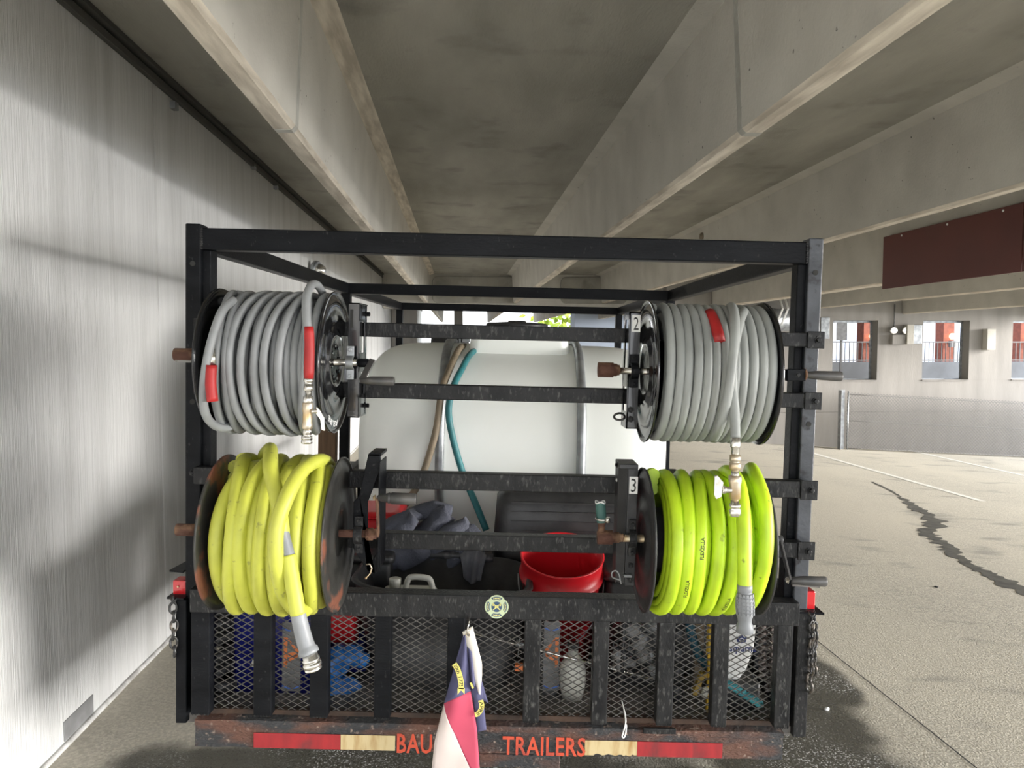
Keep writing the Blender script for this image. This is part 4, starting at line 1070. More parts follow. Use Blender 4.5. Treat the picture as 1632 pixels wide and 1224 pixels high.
# upper left, grey
PXROW = 520
R = RUL; d = .0235
inner = coil(R, d, 12, R.R - .062, 3, skew=.006, sag=.004)
mid = coil(R, d, 12, R.R - .036, 11, skew=.045, sag=.016)
outer = coil(R, d, 9, R.R - .014, 6, skew=.080, sag=.024, edge=.004)
end = cr_spline([PT(520, 500, 2.3), PT(515, 470, 2.26), PT(505, 454, 2.18), PT(495, 456, 2.08), PT(488, 480, 2.02), PT(490, 530, 1.99), PT(493, 600, 1.985)], 8)
lft = cr_spline([PT(372, 478, 2.12), PT(352, 500, 2.05), PT(333, 560, 2.02), PT(324, 625, 2.02), PT(330, 665, 2.06), PT(352, 682, 2.12), PT(378, 676, 2.2)], 8)
h1 = hose_obj('grey_hose', [inner, mid, outer, lft, end], d, M_hoseg, R, 'loosely wound grey rubber hose on the top left reel', extra=2)
g = G(); g.tube(cr_spline([PT(492, 521, 1.99), PT(493, 560, 1.985), PT(492, 603, 1.985)], 4), [.0125, .0135, .0138, .0138, .0138, .0138, .0138, .0138, .0128], 16); part('end_sleeve', g, M_redrub, h1, label='red rubber end sleeve')
g = G(); g.tube(cr_spline([PT(337, 582, 2.015), PT(336, 612, 2.012), PT(339, 640, 2.012)], 4), .0145, 14)
part('end_sleeve', g, M_redrub, h1, label='red rubber splice sleeve')
g = G(); g.tube([PT(340, 556, 2.03), PT(339, 582, 2.02)], [.006, .010], 10); part('steel_ferrule', g, M_chrome, h1)
def fitting(name, px, py0, y, segs, parent, label=None, px1=None, py1=None):
    """stack of turned pieces hanging down: segs = (material, [(drop_px, radius)])"""
    sc = y / FPX; a = PT(px, py0, y)
    dirv = (PT(px1, py1, y) - a).normalized() if px1 else Vector((0, 0, -1))
    top = None
    for (m, pr) in segs:
        g = G(); g.lathe(a, dirv, [(h * sc, r) for h, r in pr], n=16)
        o = part(name if top is None else 'fitting_ring', g, m, parent if top is None else top, label=label if top is None else None)
        top = top or o
    return top
cp = fitting('ball_valve', 492, 603, 1.985, [
    (M_chrome, [(0, .011), (0, .0135), (5, .0135), (6, .011), (10, .011), (10, .0125), (19, .0125), (20, .010)]),
    (M_chrome, [(20, .009), (28, .009), (29, .013), (38, .013), (40, .010)]),
    (M_brass, [(38, .012), (40, .0145), (52, .0145), (55, .0125), (70, .0125), (74, .014), (80, .014), (82, .010)]),
    (M_chrome, [(80, .010), (84, .0115), (90, .0115), (91, .009), (93, .0145), (98, .0145), (98, .012), (100, .0148), (104, .0148), (105, .011)])], h1, px1=489, py1=703)
g = G(); c = PT(497, 655, 1.975); g.lathe(c, (1, 0, 0), [(0, .006), (.014, .006)], n=10)
g.prism([c + Vector((.012, 0, .012)), c + Vector((.022, 0, .002)), c + Vector((.032, 0, -.016)), c + Vector((.034, 0, -.052)), c + Vector((.026, 0, -.050)), c + Vector((.022, 0, -.022)), c + Vector((.010, 0, -.006))], (0, .006, 0))
part('valve_lever', g, M_chrome, cp, bevel=.001)

# lower left, yellow
R = RLL; d = .0415
inner = coil(R, d, 7, R.R - .070, 21, skew=.008, sag=.004)
outer = coil(R, d, 7, R.R - .034, 32, skew=.045, sag=.014)
top = coil(R, d, 6, R.R - .013, 38, skew=.065, sag=.016, edge=.012)
cross = cr_spline([PT(430, 780, 2.42), PT(420, 735, 2.34), PT(430, 716, 2.24), PT(431, 728, 2.12), PT(432, 752, 2.05), PT(442, 795, 2.005), PT(448, 835, 1.985), PT(450, 862, 1.99)], 8)
cross2 = cr_spline([PT(545, 790, 2.42), PT(525, 742, 2.30), PT(505, 735, 2.16), PT(480, 752, 2.06), PT(458, 790, 1.985), PT(441, 840, 1.955), PT(440, 890, 1.955), PT(450, 940, 1.985), PT(468, 968, 2.03), PT(486, 972, 2.10), PT(498, 950, 2.2)], 8)
tail = cr_spline([PT(459, 885, 1.975), PT(464, 915, 1.965), PT(470, 948, 1.955), PT(475, 979, 1.95)], 8)
h2 = hose_obj('yellow_hose', [inner, outer, top, cross, cross2, tail], d, M_hosey, R, 'thick dusty yellow hose wound on the lower left reel', extra=3)
g = G(); g.tube(cr_spline([PT(447, 838, 1.985), PT(452, 862, 1.98), PT(459, 888, 1.975)], 6), .0195, 14); part('splice_sleeve', g, M_greyrub, h2, label='grey rubber splice sleeve')
g = G(); P = cr_spline([PT(475, 978, 1.95), PT(480, 1000, 1.945), PT(486, 1022, 1.94), PT(493, 1042, 1.935)], 6); n_ = len(P)
g.tube(P, [.0198 + .0005 * i * .3 + (.004 if i >= n_ - 3 else 0) for i in range(n_)], 16); part('bend_guard', g, mat('pale_grey_bend_guard', (.27, .28, .29), .4, col2=(.20, .21, .22), scale=10), h2, label='pale grey flared bend guard')
fitting('hose_coupling', 493, 1041, 1.935, [(M_chrome, [(0, .016), (1, .020), (8, .020), (9, .023), (13, .023), (13.5, .0205), (15, .0205), (16, .0245), (22, .0245), (23, .0215), (25, .0215), (26, .023), (28, .022), (28, .015), (20, .014)])], h2, label='chrome hose coupling', px1=500, py1=1068)

# upper right, pale grey
ytop, yout = top, outer
R = RUR; d = .0265
inner = coil(R, d, 12, R.R - .045, 51, skew=.004, sag=.003)
outer = coil(R, d, 12, R.R - .019, 55, skew=.007, sag=.006)
over = cr_spline([PT(1160, 520, 2.40), PT(1160, 496, 2.3), PT(1166, 489, 2.2), PT(1170, 500, 2.1), PT(1171, 530, 2.03), PT(1166, 590, 1.995), PT(1158, 640, 2.0), PT(1147, 680, 2.04), PT(1138, 698, 2.12)], 8)
end = cr_spline([PT(1190, 505, 2.25), PT(1185, 498, 2.15), PT(1177, 520, 2.06), PT(1168, 570, 2.02), PT(1168, 620, 2.015), PT(1171, 660, 2.0), PT(1172, 698, 1.985)], 8)
h3 = hose_obj('grey_hose', [inner, outer, over, end], d, M_hosel, R, 'evenly wound pale grey hose on the top right reel', extra=2)
g = G(); g.tube([Vector((PX(1124, 2.2) + .002 * k, YA + (R.R - .014) * cos(math.radians(118 + 7 * k)), R.zc + (R.R - .014) * sin(math.radians(118 + 7 * k)))) for k in range(6)], .0165, 14); part('splice_sleeve', g, M_redrub, h3, label='red rubber splice sleeve')
cp = fitting('ball_valve', 1172, 697, 1.985, [
    (M_chrome, [(0, .011), (0, .0135), (14, .0135), (16, .0125), (18, .010), (26, .0105), (28, .009)]),
    (M_brass, [(28, .010), (29, .0148), (38, .0148), (39, .012), (40, .0155), (51, .0155), (53, .011)]),
    (M_chrome, [(52, .0105), (60, .0105), (62, .012)]),
    (M_brass, [(61, .012), (63, .0172), (72, .0172), (76, .0155), (98, .0155), (101, .011)]),
    (M_chrome, [(100, .011), (107, .0115), (108, .0155), (113, .0155), (114, .0125), (117, .0165), (126, .0165), (128, .0125)])], h3, px1=1171, py1=824)
g = G(); c = PT(1166, 781, 1.98); g.lathe(c, (-1, 0, 0), [(0, .0085), (.016, .0085), (.018, .011), (.024, .011)], n=12)
g.prism([c + Vector((-.022, 0, .020)), c + Vector((-.038, 0, .038)), c + Vector((-.046, 0, .036)), c + Vector((-.046, 0, -.014)), c + Vector((-.040, 0, -.026)), c + Vector((-.026, 0, -.020))], (0, .010, 0))
part('valve_lever', g, M_chrome, cp, bevel=.002)

# lower right, lime
R = RLR; d = .0385
inner = coil(R, d, 8, R.R - .062, 61, skew=.006, sag=.004)
outer = coil(R, d, 7, R.R - .038, 67, skew=.015, sag=.010)
outer2 = coil(R, d, 7, R.R - .020, 72, skew=.024, sag=.014, edge=.004)
end = cr_spline([PT(1150, 790, 2.42), PT(1150, 760, 2.3), PT(1160, 751, 2.2), PT(1175, 765, 2.09), PT(1183, 800, 2.02), PT(1186, 850, 1.98), PT(1187, 900, 1.96), PT(1187, 936, 1.95)], 8)
lean = cr_spline([PT(1190, 780, 2.42), PT(1195, 748, 2.3), PT(1203, 757, 2.15), PT(1218, 800, 2.05), PT(1222, 860, 2.02), PT(1216, 910, 2.03), PT(1203, 948, 2.08), PT(1188, 962, 2.18)], 8)
h4 = hose_obj('lime_hose', [inner, outer, outer2, lean, end], d, M_hoseb, R, 'bright lime hose wound on the lower right reel', extra=2)
a = PT(1187, 932, 1.95); dn = (PT(1187, 1010, 1.95) - a).normalized(); sc = 1.95 / FPX
g = G(); g.lathe(a, dn, [(-1 * sc, .0175), (0, .0195), (9 * sc, .0195), (10 * sc, .018), (12 * sc, .018), (13 * sc, .0195), (22 * sc, .0235), (36 * sc, .0245), (48 * sc, .0225), (56 * sc, .0185), (62 * sc, .018), (68 * sc, .0215), (78 * sc, .022), (79 * sc, .019), (70 * sc, .012)], n=28)
gp = part('hose_grip', g, M_greyrub, h4, label='grey ribbed end grip')
g = G()
for k in range(6):
    for q in range(7):
        aa = math.radians(200 + q * 24); zz = (15 + k * 6) * sc; rr = .0215 + .0025 * sin(min(1, k / 3) * PI / 2)
        c = a + dn * zz + Vector((rr * cos(aa), rr * sin(aa), 0)); t = Vector((-sin(aa), cos(aa), 0)) * .0035
        g.bar(c - t, c + t, .003, .0075, up=tuple(dn))
part('grip_ribs', g, M_greyrub, gp, kind='stuff')
# print on the lime and yellow hoses
def hose_print(P, i0, i1, rad, word, mat_, parent, flip=False, hgt=.010):
    pts = P[i0:i1]; n = len(pts) - 1; g = G(); eye = T(Vector((0, 0, CH))) * 0 + Vector((0, 0, CH))
    def fn(s_, t_):
        if flip: s_ = 1 - s_; t_ = 1 - t_
        q = s_ * n; i = min(int(q), n - 1); f = q - i; c = pts[i].lerp(pts[i + 1], f); tg_ = (pts[i + 1] - pts[i]).normalized()
        o = Vector((c.x, c.y - R.y, c.z - R.zc)); o.x = 0; o.normalize()
        sd_ = o.cross(tg_).normalized()
        ang = (t_ - .5) * hgt / rad
        return c + (o * cos(ang) + sd_ * sin(ang)) * (rad + .0004)
    text_at(g, word, fn, bold=.02); part('hose_print', g, mat_, parent, fix=False)
def front_idx(P, wrap, th0, th1, nseg=44):
    # th measured as fraction of a wrap
    return int((wrap + th0) * nseg), int((wrap + th1) * nseg)
R = RLR
for (w_, a_, b_) in ((1, .66, .74), (4, .62, .70), (2, .76, .84)):
    i0, i1 = front_idx(outer2, w_, a_, b_); hose_print(outer2, i0, i1, .0385 / 2, 'FLEXZILLA', M_ink, h4)

R = RLL
for (P_, w_, a_, b_) in ((yout, 5, .60, .68), (yout, 6, .70, .77), (ytop, 4, .64, .71), (yout, 3, .80, .86)):
    i0, i1 = front_idx(P_, w_, a_, b_); hose_print(P_, i0, i1, .0415 / 2, 'FLEXZILLA', M_ink, h2)

# ================================================================== WHAT LIES IN THE TRAILER
def noisy(g, amp, sc, seed=0):
    for v in g.v:
        n = Vector((noise.noise(v * sc + Vector((seed, 0, 0))), noise.noise(v * sc + Vector((0, seed + 5, 0))), noise.noise(v * sc + Vector((0, 0, seed + 9)))))
        v += n * amp
    return g
def blob(c, rx, ry, rz, n=24, m=14, e=.8):
    c = Vector(c); g = G()
    def f(a, b):
        th = 2 * PI * a; ph = -PI / 2 + PI * b
        return c + Vector((rx * sgn(cos(ph), e) * sgn(cos(th), e), ry * sgn(cos(ph), e) * sgn(sin(th), e), rz * sgn(sin(ph), e)))
    g.grid(f, n, m, closed_u=True); return g
# red bucket
PXROW = 885
ta = math.radians(17); ax_ = Vector((0, -sin(ta), cos(ta))); Rb = .157; rz = PZ(u816(896, 883), 2.82)
bx = PX(896, 2.82); zb0 = DECK + Rb * .84 * sin(ta); Lb = (rz - zb0) / cos(ta); by = 2.82 + Lb * sin(ta)
bk = tthing('red_bucket', (bx, by, DECK), 'empty red bucket tipped towards the tailgate in the middle of the bed', 'bucket')
g = G(); g.lathe((bx, by, zb0), ax_, [(0, 0), (0, Rb * .84), (Lb - .095, Rb * .955), (Lb - .095, Rb * 1.02), (Lb - .08, Rb * 1.03), (Lb - .078, Rb * .97), (Lb - .006, Rb), (Lb, Rb * 1.02), (Lb, Rb * .965),
    (Lb - .1, Rb * .93), (.02, Rb * .80), (.015, 0)], n=48); part('bucket_body', g, M_redpl, bk)
rc_ = Vector((bx, by, zb0)) + ax_ * (Lb - .09); dn_ = Vector((0, -cos(ta), -sin(ta)))
g = G(); g.tube([rc_ + Vector((Rb * 1.05 * cos(a), 0, 0)) + ax_ * (-.20 * sin(a)) + dn_ * (.16 * sin(a)) for a in [PI * k / 20 for k in range(21)]], .003, 6); part('bail_handle', g, M_galv, bk)
# black case lying behind
cx0, cx1 = PX(783, 3.15), PX(1040, 3.15); z1 = PZ(u816(880, 783), 3.15)
bc = tthing('black_case', ((cx0 + cx1) / 2, 3.27, DECK), 'long black round-edged case in front of the white tank', 'case')
g = G(); cyc, ry_, rzc = 3.27, .14, (z1 - DECK) / 2
def casef(a, b):
    th = 2 * PI * a; xx = -1 + 2 * b; k = (1 - abs(xx) ** 14) ** (1 / 4.0) if abs(xx) < 1 else 0
    return Vector(((cx0 + cx1) / 2 + xx * (cx1 - cx0) / 2, cyc + ry_ * k * sgn(cos(th), .45), DECK + rzc + rzc * k * sgn(sin(th), .45)))
g.grid(casef, 40, 41, closed_u=True); part('case_shell', g, M_blackpl, bc)
g = G()
for k in range(6): z = z1 - .05 - k * .04; g.box(cx0 + .08, cx1 - .08, cyc - ry_ - .003, cyc - ry_ + .006, z, z + .006)
part('ribs', g, M_blackpl, bc, kind='stuff')
yc_ = tthing('yellow_strap', (PX(842, 3.36), 3.42, DECK), 'yellow plastic edge just showing over the black case', 'tool')
g = G(); g.box(PX(812, 3.45), PX(868, 3.45), 3.43, 3.45, DECK, PZ(u816(840, 780), 3.45)); part('bar', g, M_yellow, yc_, bevel=.004)
PXROW = 910
# black tub with rolled rim
ux0, ux1 = PX(585, 2.9), PX(842, 2.9); uy0, uy1 = 2.57, 2.97; uz = PZ(u816(720, 900), 2.95)
tb = tthing('black_tub', ((ux0 + ux1) / 2, 2.75, DECK), 'open black plastic tub behind the middle of the tailgate', 'tub')
g = G(); lev = [(DECK, .06, 0), (DECK, .06, 0), (uz - .012, 0, 0), (uz, -.012, 0), (uz + .004, -.006, 0), (uz, .008, 0), (DECK + .02, .065, 0), (DECK + .02, .4, 0)]
n_ = 12; vs = []; hx_, hy_ = (ux1 - ux0) / 2, (uy1 - uy0) / 2
for z, ins, _ in lev:
    for (sx_, sy_, a0) in ((1, 1, 0), (-1, 1, 90), (-1, -1, 180), (1, -1, 270)):
        for k in range(n_):
            a = math.radians(a0 + 90 * k / (n_ - 1)); r_ = .11
            q = .9 if ins > .3 else 0
            X_ = (hx_ - r_ - ins + r_ * cos(a)) if not q else .02 * cos(a); Y_ = (hy_ - r_ - ins + r_ * abs(sin(a))) if not q else .02 * abs(sin(a))
            zz = z + (.035 * cos(X_ / hx_ * 1.3) * (1 if z > DECK + .1 else 0))
            vs.append(((ux0 + ux1) / 2 + (hx_ - r_ - ins) * sx_ + r_ * cos(a) if not q else (ux0 + ux1) / 2 + .02 * cos(a), (uy0 + uy1) / 2 + (hy_ - r_ - ins) * sy_ + r_ * sin(a) if not q else (uy0 + uy1) / 2 + .02 * sin(a), zz))
m_ = 4 * n_; fs = []
for i in range(len(lev) - 1):
    for k in range(m_): fs.append((i * m_ + k, i * m_ + (k + 1) % m_, (i + 1) * m_ + (k + 1) % m_, (i + 1) * m_ + k))
g.add(vs, fs, 0, True); part('tub_body', g, M_blackpl, tb, fix=False)
g = G(); P = [(ux0 + .02 + (ux1 - ux0 - .16) * k / 14, uy1 - .002, uz + .022 + .012 * cos((k - 7) / 7 * 1.3)) for k in range(15)]
g.tube(P, .017, 10); part('rim_tube', g, M_grey if False else mat('worn_black_rim', (.035, .035, .038), .55, col2=(.13, .13, .13), scale=26, lo=.5, hi=.7), tb)
# jug inside the tub: only its handle and cap clear the rail
jx = PX(652, 2.68)
jg = tthing('white_jug', (jx, 2.70, DECK + .02), 'dirty white jug with a moulded handle standing inside the black tub', 'jug')
jz = PZ(u816(650, 934), 2.68)
g = rbox(jx, 2.70, .10, .07, DECK + .021, jz - .02, .03, top_in=.0); part('jug_body', g, M_whitepl, jg)
g = G(); a = PX(645, 2.68); b = PX(692, 2.68); zt_ = PZ(u816(660, 917), 2.68)
g.tube(cr_spline([(a, 2.68, jz - .03), (a + .012, 2.68, zt_ - .018), (a + .03, 2.68, zt_ - .006), (b - .03, 2.68, zt_ - .008), (b - .012, 2.68, zt_ - .02), (b, 2.68, jz - .03)], 6), .011, 10); part('jug_handle', g, M_whitepl, jg)
g = G(); g.lathe((PX(630, 2.68), 2.68, jz - .025), (0, 0, 1), [(0, .020), (.03, .020), (.03, .022), (.052, .022), (.054, .018)], n=16); part('cap', g, M_whitepl, jg)
# small pale cap beside it
cq = tthing('round_container', (PX(780, 2.66), 2.68, DECK + .022), 'slim container with a pale cap at the right end of the tub', 'container')
g = G(); X = PX(780, 2.66); g.lathe((X, 2.68, DECK + .022), (0, 0, 1), [(0, .03), (.28, .03), (.30, .014), (.31, .014)], n=16); part('bottle_body', g, M_blackpl, cq)
g = G(); g.lathe((X, 2.68, DECK + .330), (0, 0, 1), [(0, .013), (0, .016), (.016, .016)], n=14); part('cap', g, M_whitepl, cq)
PXROW = 860
# quilted blanket heap behind the tub
bl = tthing('moving_blanket', (PX(680, 3.15), 3.16, DECK + .0), 'heap of folded grey-blue quilted blanket in front of the tank', 'blanket')
def fold(px0, py0, px1, py1, rad, D, seed, flat=.7):
    a = PT(px0, py0, D); b = PT(px1, py1, D + .02); g = G(); n = 14; vs = []
    mid = (a + b) / 2 + Vector((0, 0, .02))
    P = cr_spline([a, a.lerp(b, .33) + Vector((0, -.01, .012)), a.lerp(b, .66) + Vector((0, -.01, .012)), b], 7)
    rs = [rad * (.55 + .45 * sin(PI * (.12 + .8 * i / (len(P) - 1)))) for i in range(len(P))]
    g.tube(P, rs, 18)
    return noisy(g, rad * .5, 13, seed)
folds = [((600, 868), (668, 818), .050, 3.02), ((618, 890), (662, 822), .045, 2.99), ((640, 895), (716, 815), .055, 3.03), ((660, 822), (718, 812), .040, 3.08), ((668, 900), (745, 832), .050, 3.00),
         ((700, 900), (762, 845), .048, 3.02), ((612, 905), (700, 868), .050, 2.98), ((690, 905), (775, 868), .045, 3.0), ((596, 885), (640, 850), .045, 3.03)]
for i, (a, b, r_, D) in enumerate(folds):
    o = part('blanket_fold', fold(a[0], a[1], b[0], b[1], r_, D, i * 3.1), M_cloth, bl, fix=False)
g = noisy(blob(((PX(680, 3.15)), 3.2, (DECK + PZ(u816(680, 860), 3.15)) / 2), .24, .14, (PZ(u816(680, 845), 3.15) - DECK) / 2, e=.6), .03, 7, 4); part('blanket_core', g, M_cloth, bl, fix=False)
# rag over the rim of the tub
rg = tthing('grey_rag', (PX(755, 2.93), 2.95, uz), 'grey rag draped over the far rim of the black tub', 'rag')
def ragf(a, b):
    x = PX(734, 2.93) + (PX(775, 2.93) - PX(734, 2.93)) * (a * (1 - .35 * b) + .17 * b)
    t = b * 1.0
    y = 2.985 - .035 * sin(min(1, t * 3) * PI / 2) - .012 + .006 * sin(a * 16 + b * 2)
    z = uz + .060 - .0 - t * .125 - .02 * (abs(a - .5) * 2) ** 2 * (1 - 2 * b)
    return Vector((x, y - .012, z + .004 * sin(a * 11)))
g = G(); g.grid(ragf, 26, 18); o = part('cloth', g, M_rag, rg, fix=False)
md = o.modifiers.new('thick', 'SOLIDIFY'); md.thickness = .004
g = G(); g.grid(lambda a, b: ragf(a, 0) + Vector((0, .03 * b + .01, -.10 * b * b)), 26, 8); o = part('cloth_back', g, M_rag, rg, fix=False)
md = o.modifiers.new('thick', 'SOLIDIFY'); md.thickness = .004
# red bin at the back left
PXROW = 850
rb = tthing('red_bin', (PX(575, 3.2), 3.2, DECK), 'red plastic bin behind the lower left reel bracket', 'bin')
z1 = PZ(u816(610, 815), 3.2); part('bin_body', rbox(PX(585, 3.2), 3.22, .135, .12, DECK, z1, .04, top_in=-.01), M_redpl, rb)
g = rbox(PX(585, 3.2), 3.22, .155, .14, z1, z1 + .018, .045); part('lid', g, M_redpl, rb)
PXROW = 1050
rc = tthing('red_fuel_can', (PX(532, 2.75), 2.80, DECK + .16), 'red can resting on top of the blue tarp bundle', 'can')
g = rbox(PX(538, 2.68), 2.75, .066, .07, PZ(u816(545, 1024), 2.68), PZ(u816(545, 968), 2.68), .025); part('can_body', g, M_redpl, rc)
g = G(); zz = PZ(u816(545, 968), 2.68); XX = PX(538, 2.68); g.tube(cr_spline([(XX - .04, 2.75, zz - .01), (XX - .03, 2.75, zz + .028), (XX + .03, 2.75, zz + .028), (XX + .04, 2.75, zz - .01)], 6), .008, 8); part('carry_handle', g, M_redpl, rc)
# blue tarp bundle
bt = tthing('blue_tarp', (PX(545, 2.62), 2.64, DECK), 'crumpled bright blue tarp behind the third gap of the tailgate', 'tarp')
g = G()
for i, (px, py, r_) in enumerate(((535, 1050, .055), (558, 1044, .045), (575, 1052, .03), (530, 1092, .06), (552, 1096, .04), (520, 1072, .05))):
    gg = noisy(blob(PT(px, py, 2.62), r_, r_ * .9, r_ * .8, 22, 14, 1), r_ * .55, 22, i * 7)
    g.join(gg)
part('tarp_folds', g, M_bluetarp, bt, fix=False)
g = noisy(blob((PX(548, 2.7), 2.76, DECK + .085), .10, .08, .075, 24, 16), .02, 14, 3); part('tarp_core', g, M_bluepl, bt, fix=False)
# blue drum jug with printed panel, twice
def water_jug(name, px0, px1, D, label, lpx0, lpx1, flip, body_m, ztop_px):
    xa_, xb_ = PX(px0, D), PX(px1, D); zt_ = PZ(ztop_px, D)
    j = tthing(name, ((xa_ + xb_) / 2, D + .10, DECK), label, 'container')
    part('container_body', rbox((xa_ + xb_) / 2, D + .10, (xb_ - xa_) / 2, .09, DECK, zt_, .03), body_m, j)
    g = G(); g.lathe(((xa_ + xb_) / 2 + .02, D + .10, zt_), (0, 0, 1), [(0, .03), (0, .035), (.028, .035), (.03, .03)], n=18); part('cap', g, M_blackpl, j)
    a, b = PX(lpx0, D), PX(lpx1, D); z0, z1_ = PZ(u816((px0 + px1) / 2, 1102), D), PZ(u816((px0 + px1) / 2, 992), D)
    g = G(); g.box(a, b, D + .006, D + .009, z0, z1_); lb = part('label_panel', g, M_grey, j)
    g = G(); c = ((a + b) / 2, (z0 + z1_) / 2 + .015); s_ = -1 if flip else 1; hh_, ww = .055, (b - a) * .42; y = D + .0055
    def tri(p): return [(c[0] + s_ * q[0] * ww, y, c[1] + q[1] * hh_) for q in p]
    g.prism(tri([(-1, 1), (-.5, .85), (-.55, -1), (-1, -.95)]), (0, .001, 0)); g.prism(tri([(-.8, 1), (-.5, .95), (1, .15), (.9, -.1), (.6, .05)]), (0, .001, 0))
    g.prism(tri([(-.6, -.05), (.8, .1), (.95, -.1), (.6, -.25), (-.6, -.3)]), (0, .001, 0)); g.prism(tri([(-.9, -.75), (.8, -.3), (.9, -.2), (.6, -.05), (-.6, -.55)]), (0, .001, 0))
    part('printed_emblem', g, M_orange, lb)
    g = G()
    for zz in (z1_ - .02, z0 + .02):
        g.tube([(a + (b - a) * k / 8, D + .005, zz - .010 * sin(PI * k / 8)) for k in range(9)], .003, 6)
    part('printed_band', g, mat('light_blue_print', (.10, .22, .65), .4), lb)
    return j
j = water_jug('blue_container', 366, 505, 2.57, 'dark blue container with an orange emblem at the left of the trailer bed', 449, 478, False, M_bluepl, 960)
g = G(); c = PT(422, 1037, 2.562); g.lathe(c, (0, -1, 0), [(0, .03), (.012, .03), (.016, .02)], n=16); part('tap_boss', g, M_grey, j)
g = G(); g.tube(cr_spline([c + Vector((0, -.012, 0)), c + Vector((-.02, -.016, -.008)), c + Vector((-.03, -.016, -.03)), c + Vector((-.038, -.014, -.048))], 5), .0075, 8); part('spout', g, M_whitepl, j)
g = G()
for k in range(3):
    X = PX(436 + k * 5, 2.52)
    g.box(X, X + .006, 2.533, 2.537, PT(440, 1075, 2.53).z, PT(440, 1052, 2.53).z)
water_jug('grey_container', 862, 893, 2.60, 'narrow grey container with an orange emblem in front of the red bucket', 866, 892, True, M_greyrub if False else M_grey, 998)
# pale globe-shaped jug and white bottle
wg = tthing('white_flask', (PX(915, 2.55), 2.60, DECK), 'rounded dirty white jug right of the small orange emblem', 'jug')
g = G(); X = PX(915, 2.56); g.lathe((X, 2.60, DECK), (0, 0, 1), [(0, .03), (0, .036), (.03, .043), (.06, .047), (.10, .047), (.125, .040), (.145, .028), (.155, .018), (.18, .018)], n=26); part('flask_body', g, M_whitepl, wg)
g = G(); g.lathe((X, 2.60, DECK + .175), (0, 0, 1), [(0, .020), (.02, .022), (.022, .018)], n=14); part('cap', g, M_blackpl, wg)
wb_ = tthing('white_oil_bottle', (PX(1192, 2.52), 2.58, DECK + .06), 'large white bottle with blue crown lettering at the right of the trailer bed', 'bottle')
X0, X1 = PX(1150, 2.52), PX(1206, 2.52); zc0, zc1 = PZ(u816(1185, 1088), 2.52), PZ(u816(1185, 975), 2.52)
g = G(); pr = [(X0, zc1), (X1 - .004, zc1), (X1, zc1 - .05), (X1 - .006, zc1 - .14), (X1 - .03, zc0 + .035), (X1 - .055, zc0), (X0, zc0)]
g.prism([(a, 2.53, b) for a, b in pr], (0, .10, 0)); part('bottle_body', g, M_white, wb_, bevel=.012, segs=3)
g = G(); g.lathe(((X0 + X1) / 2, 2.58, zc1), (0, 0, 1), [(0, .025), (.03, .022), (.032, .018)], n=16); part('cap', g, M_blackpl, wb_)
M_navy = mat('navy_print', (.015, .025, .12), .5)
z_a, z_b = PZ(u816(1180, 1043), 2.526), PZ(u816(1180, 1028), 2.526); xa_, xb_ = PX(1146, 2.526), PX(1205, 2.526)
g = G(); text_at(g, 'Husqvarna', lambda a, b: Vector((xa_ + (xb_ - xa_) * a, 2.5285, z_a + (z_b - z_a) * b)), bold=.02); part('bottle_lettering', g, M_navy, wb_, fix=False)
g = G(); cx_, cz_ = PX(1181, 2.526), PZ(u816(1181, 1019), 2.526)
g.prism([(cx_ - .018, 2.528, cz_ + .010), (cx_ - .010, 2.528, cz_ + .004), (cx_ - .004, 2.528, cz_ + .012), (cx_ + .004, 2.528, cz_ + .012), (cx_ + .010, 2.528, cz_ + .004), (cx_ + .018, 2.528, cz_ + .010), (cx_ + .015, 2.528, cz_ - .010), (cx_, 2.528, cz_ - .015), (cx_ - .015, 2.528, cz_ - .010)], (0, .001, 0))
part('crown_mark', g, M_navy, wb_)
g = G(); g.tube([(cx_ + .007 * cos(2 * PI * k / 14), 2.5275, cz_ - .003 + .006 * sin(2 * PI * k / 14)) for k in range(14)], .0012, 5, closed=True); part('crown_detail', g, M_white, wb_, fix=False)
blk = tthing('black_crate', (PX(1165, 2.6), 2.60, DECK), 'flat black crate under the white bottle', 'crate')
z_c = zc0 - .004 if zc0 - .004 > DECK + .02 else DECK + .03
part('crate_body', rbox(PX(1168, 2.6), 2.62, .075, .10, DECK, z_c, .012), M_blackpl, blk)
# lance, bungee, hoses, pile of grey fittings
a = PT(752, 1009, 2.50); b = PT(1042, 1083, 2.52)
ln = tthing('spray_lance', tuple(b), 'thin bent metal spray lance lying slantwise across the bed', 'lance')
g = G(); g.tube([a, a.lerp(b, .35), a.lerp(b, .7), b], .0045, 8); part('tube', g, M_chrome, ln)
g = G(); p = PT(829, 1012, 2.50); q = PT(825, 1048, 2.50); g.tube([p, q], .0025, 6); g.tube([PT(822, 1024, 2.5), PT(838, 1030, 2.5)], .012, 10); part('trigger', g, M_galv, ln)
g = G(); c = PT(826, 1064, 2.50); g.box(c.x - .012, c.x + .016, 2.495, 2.52, c.z - .012, c.z + .010); part('orange_tag', g, M_orange, ln, bevel=.003)
bu = tthing('bungee_cord', tuple(PT(990, 1075, 2.452)), 'black bungee cord with a white hook hanging inside the tailgate', 'cord')
g = G(); g.tube([PT(995, 985, 2.455), PT(993, 1030, 2.455), PT(990, 1110, 2.455)], .0065, 8); part('cord', g, M_blackpl, bu)
c = PT(990, 1112, 2.45); e = .06
g = G(); P = cr_spline([c, c + Vector((-.002, -.115, -.015)), c + Vector((-.008, -.12, -.05)), c + Vector((-.012, -.12, -.068)), c + Vector((-.006, -.12, -.072)), c + Vector((-.001, -.12, -.055)), c + Vector((.0, -.12, -.030))], 6)
g.tube(P, .0023, 7); part('hook', g, M_white, bu, fix=False)
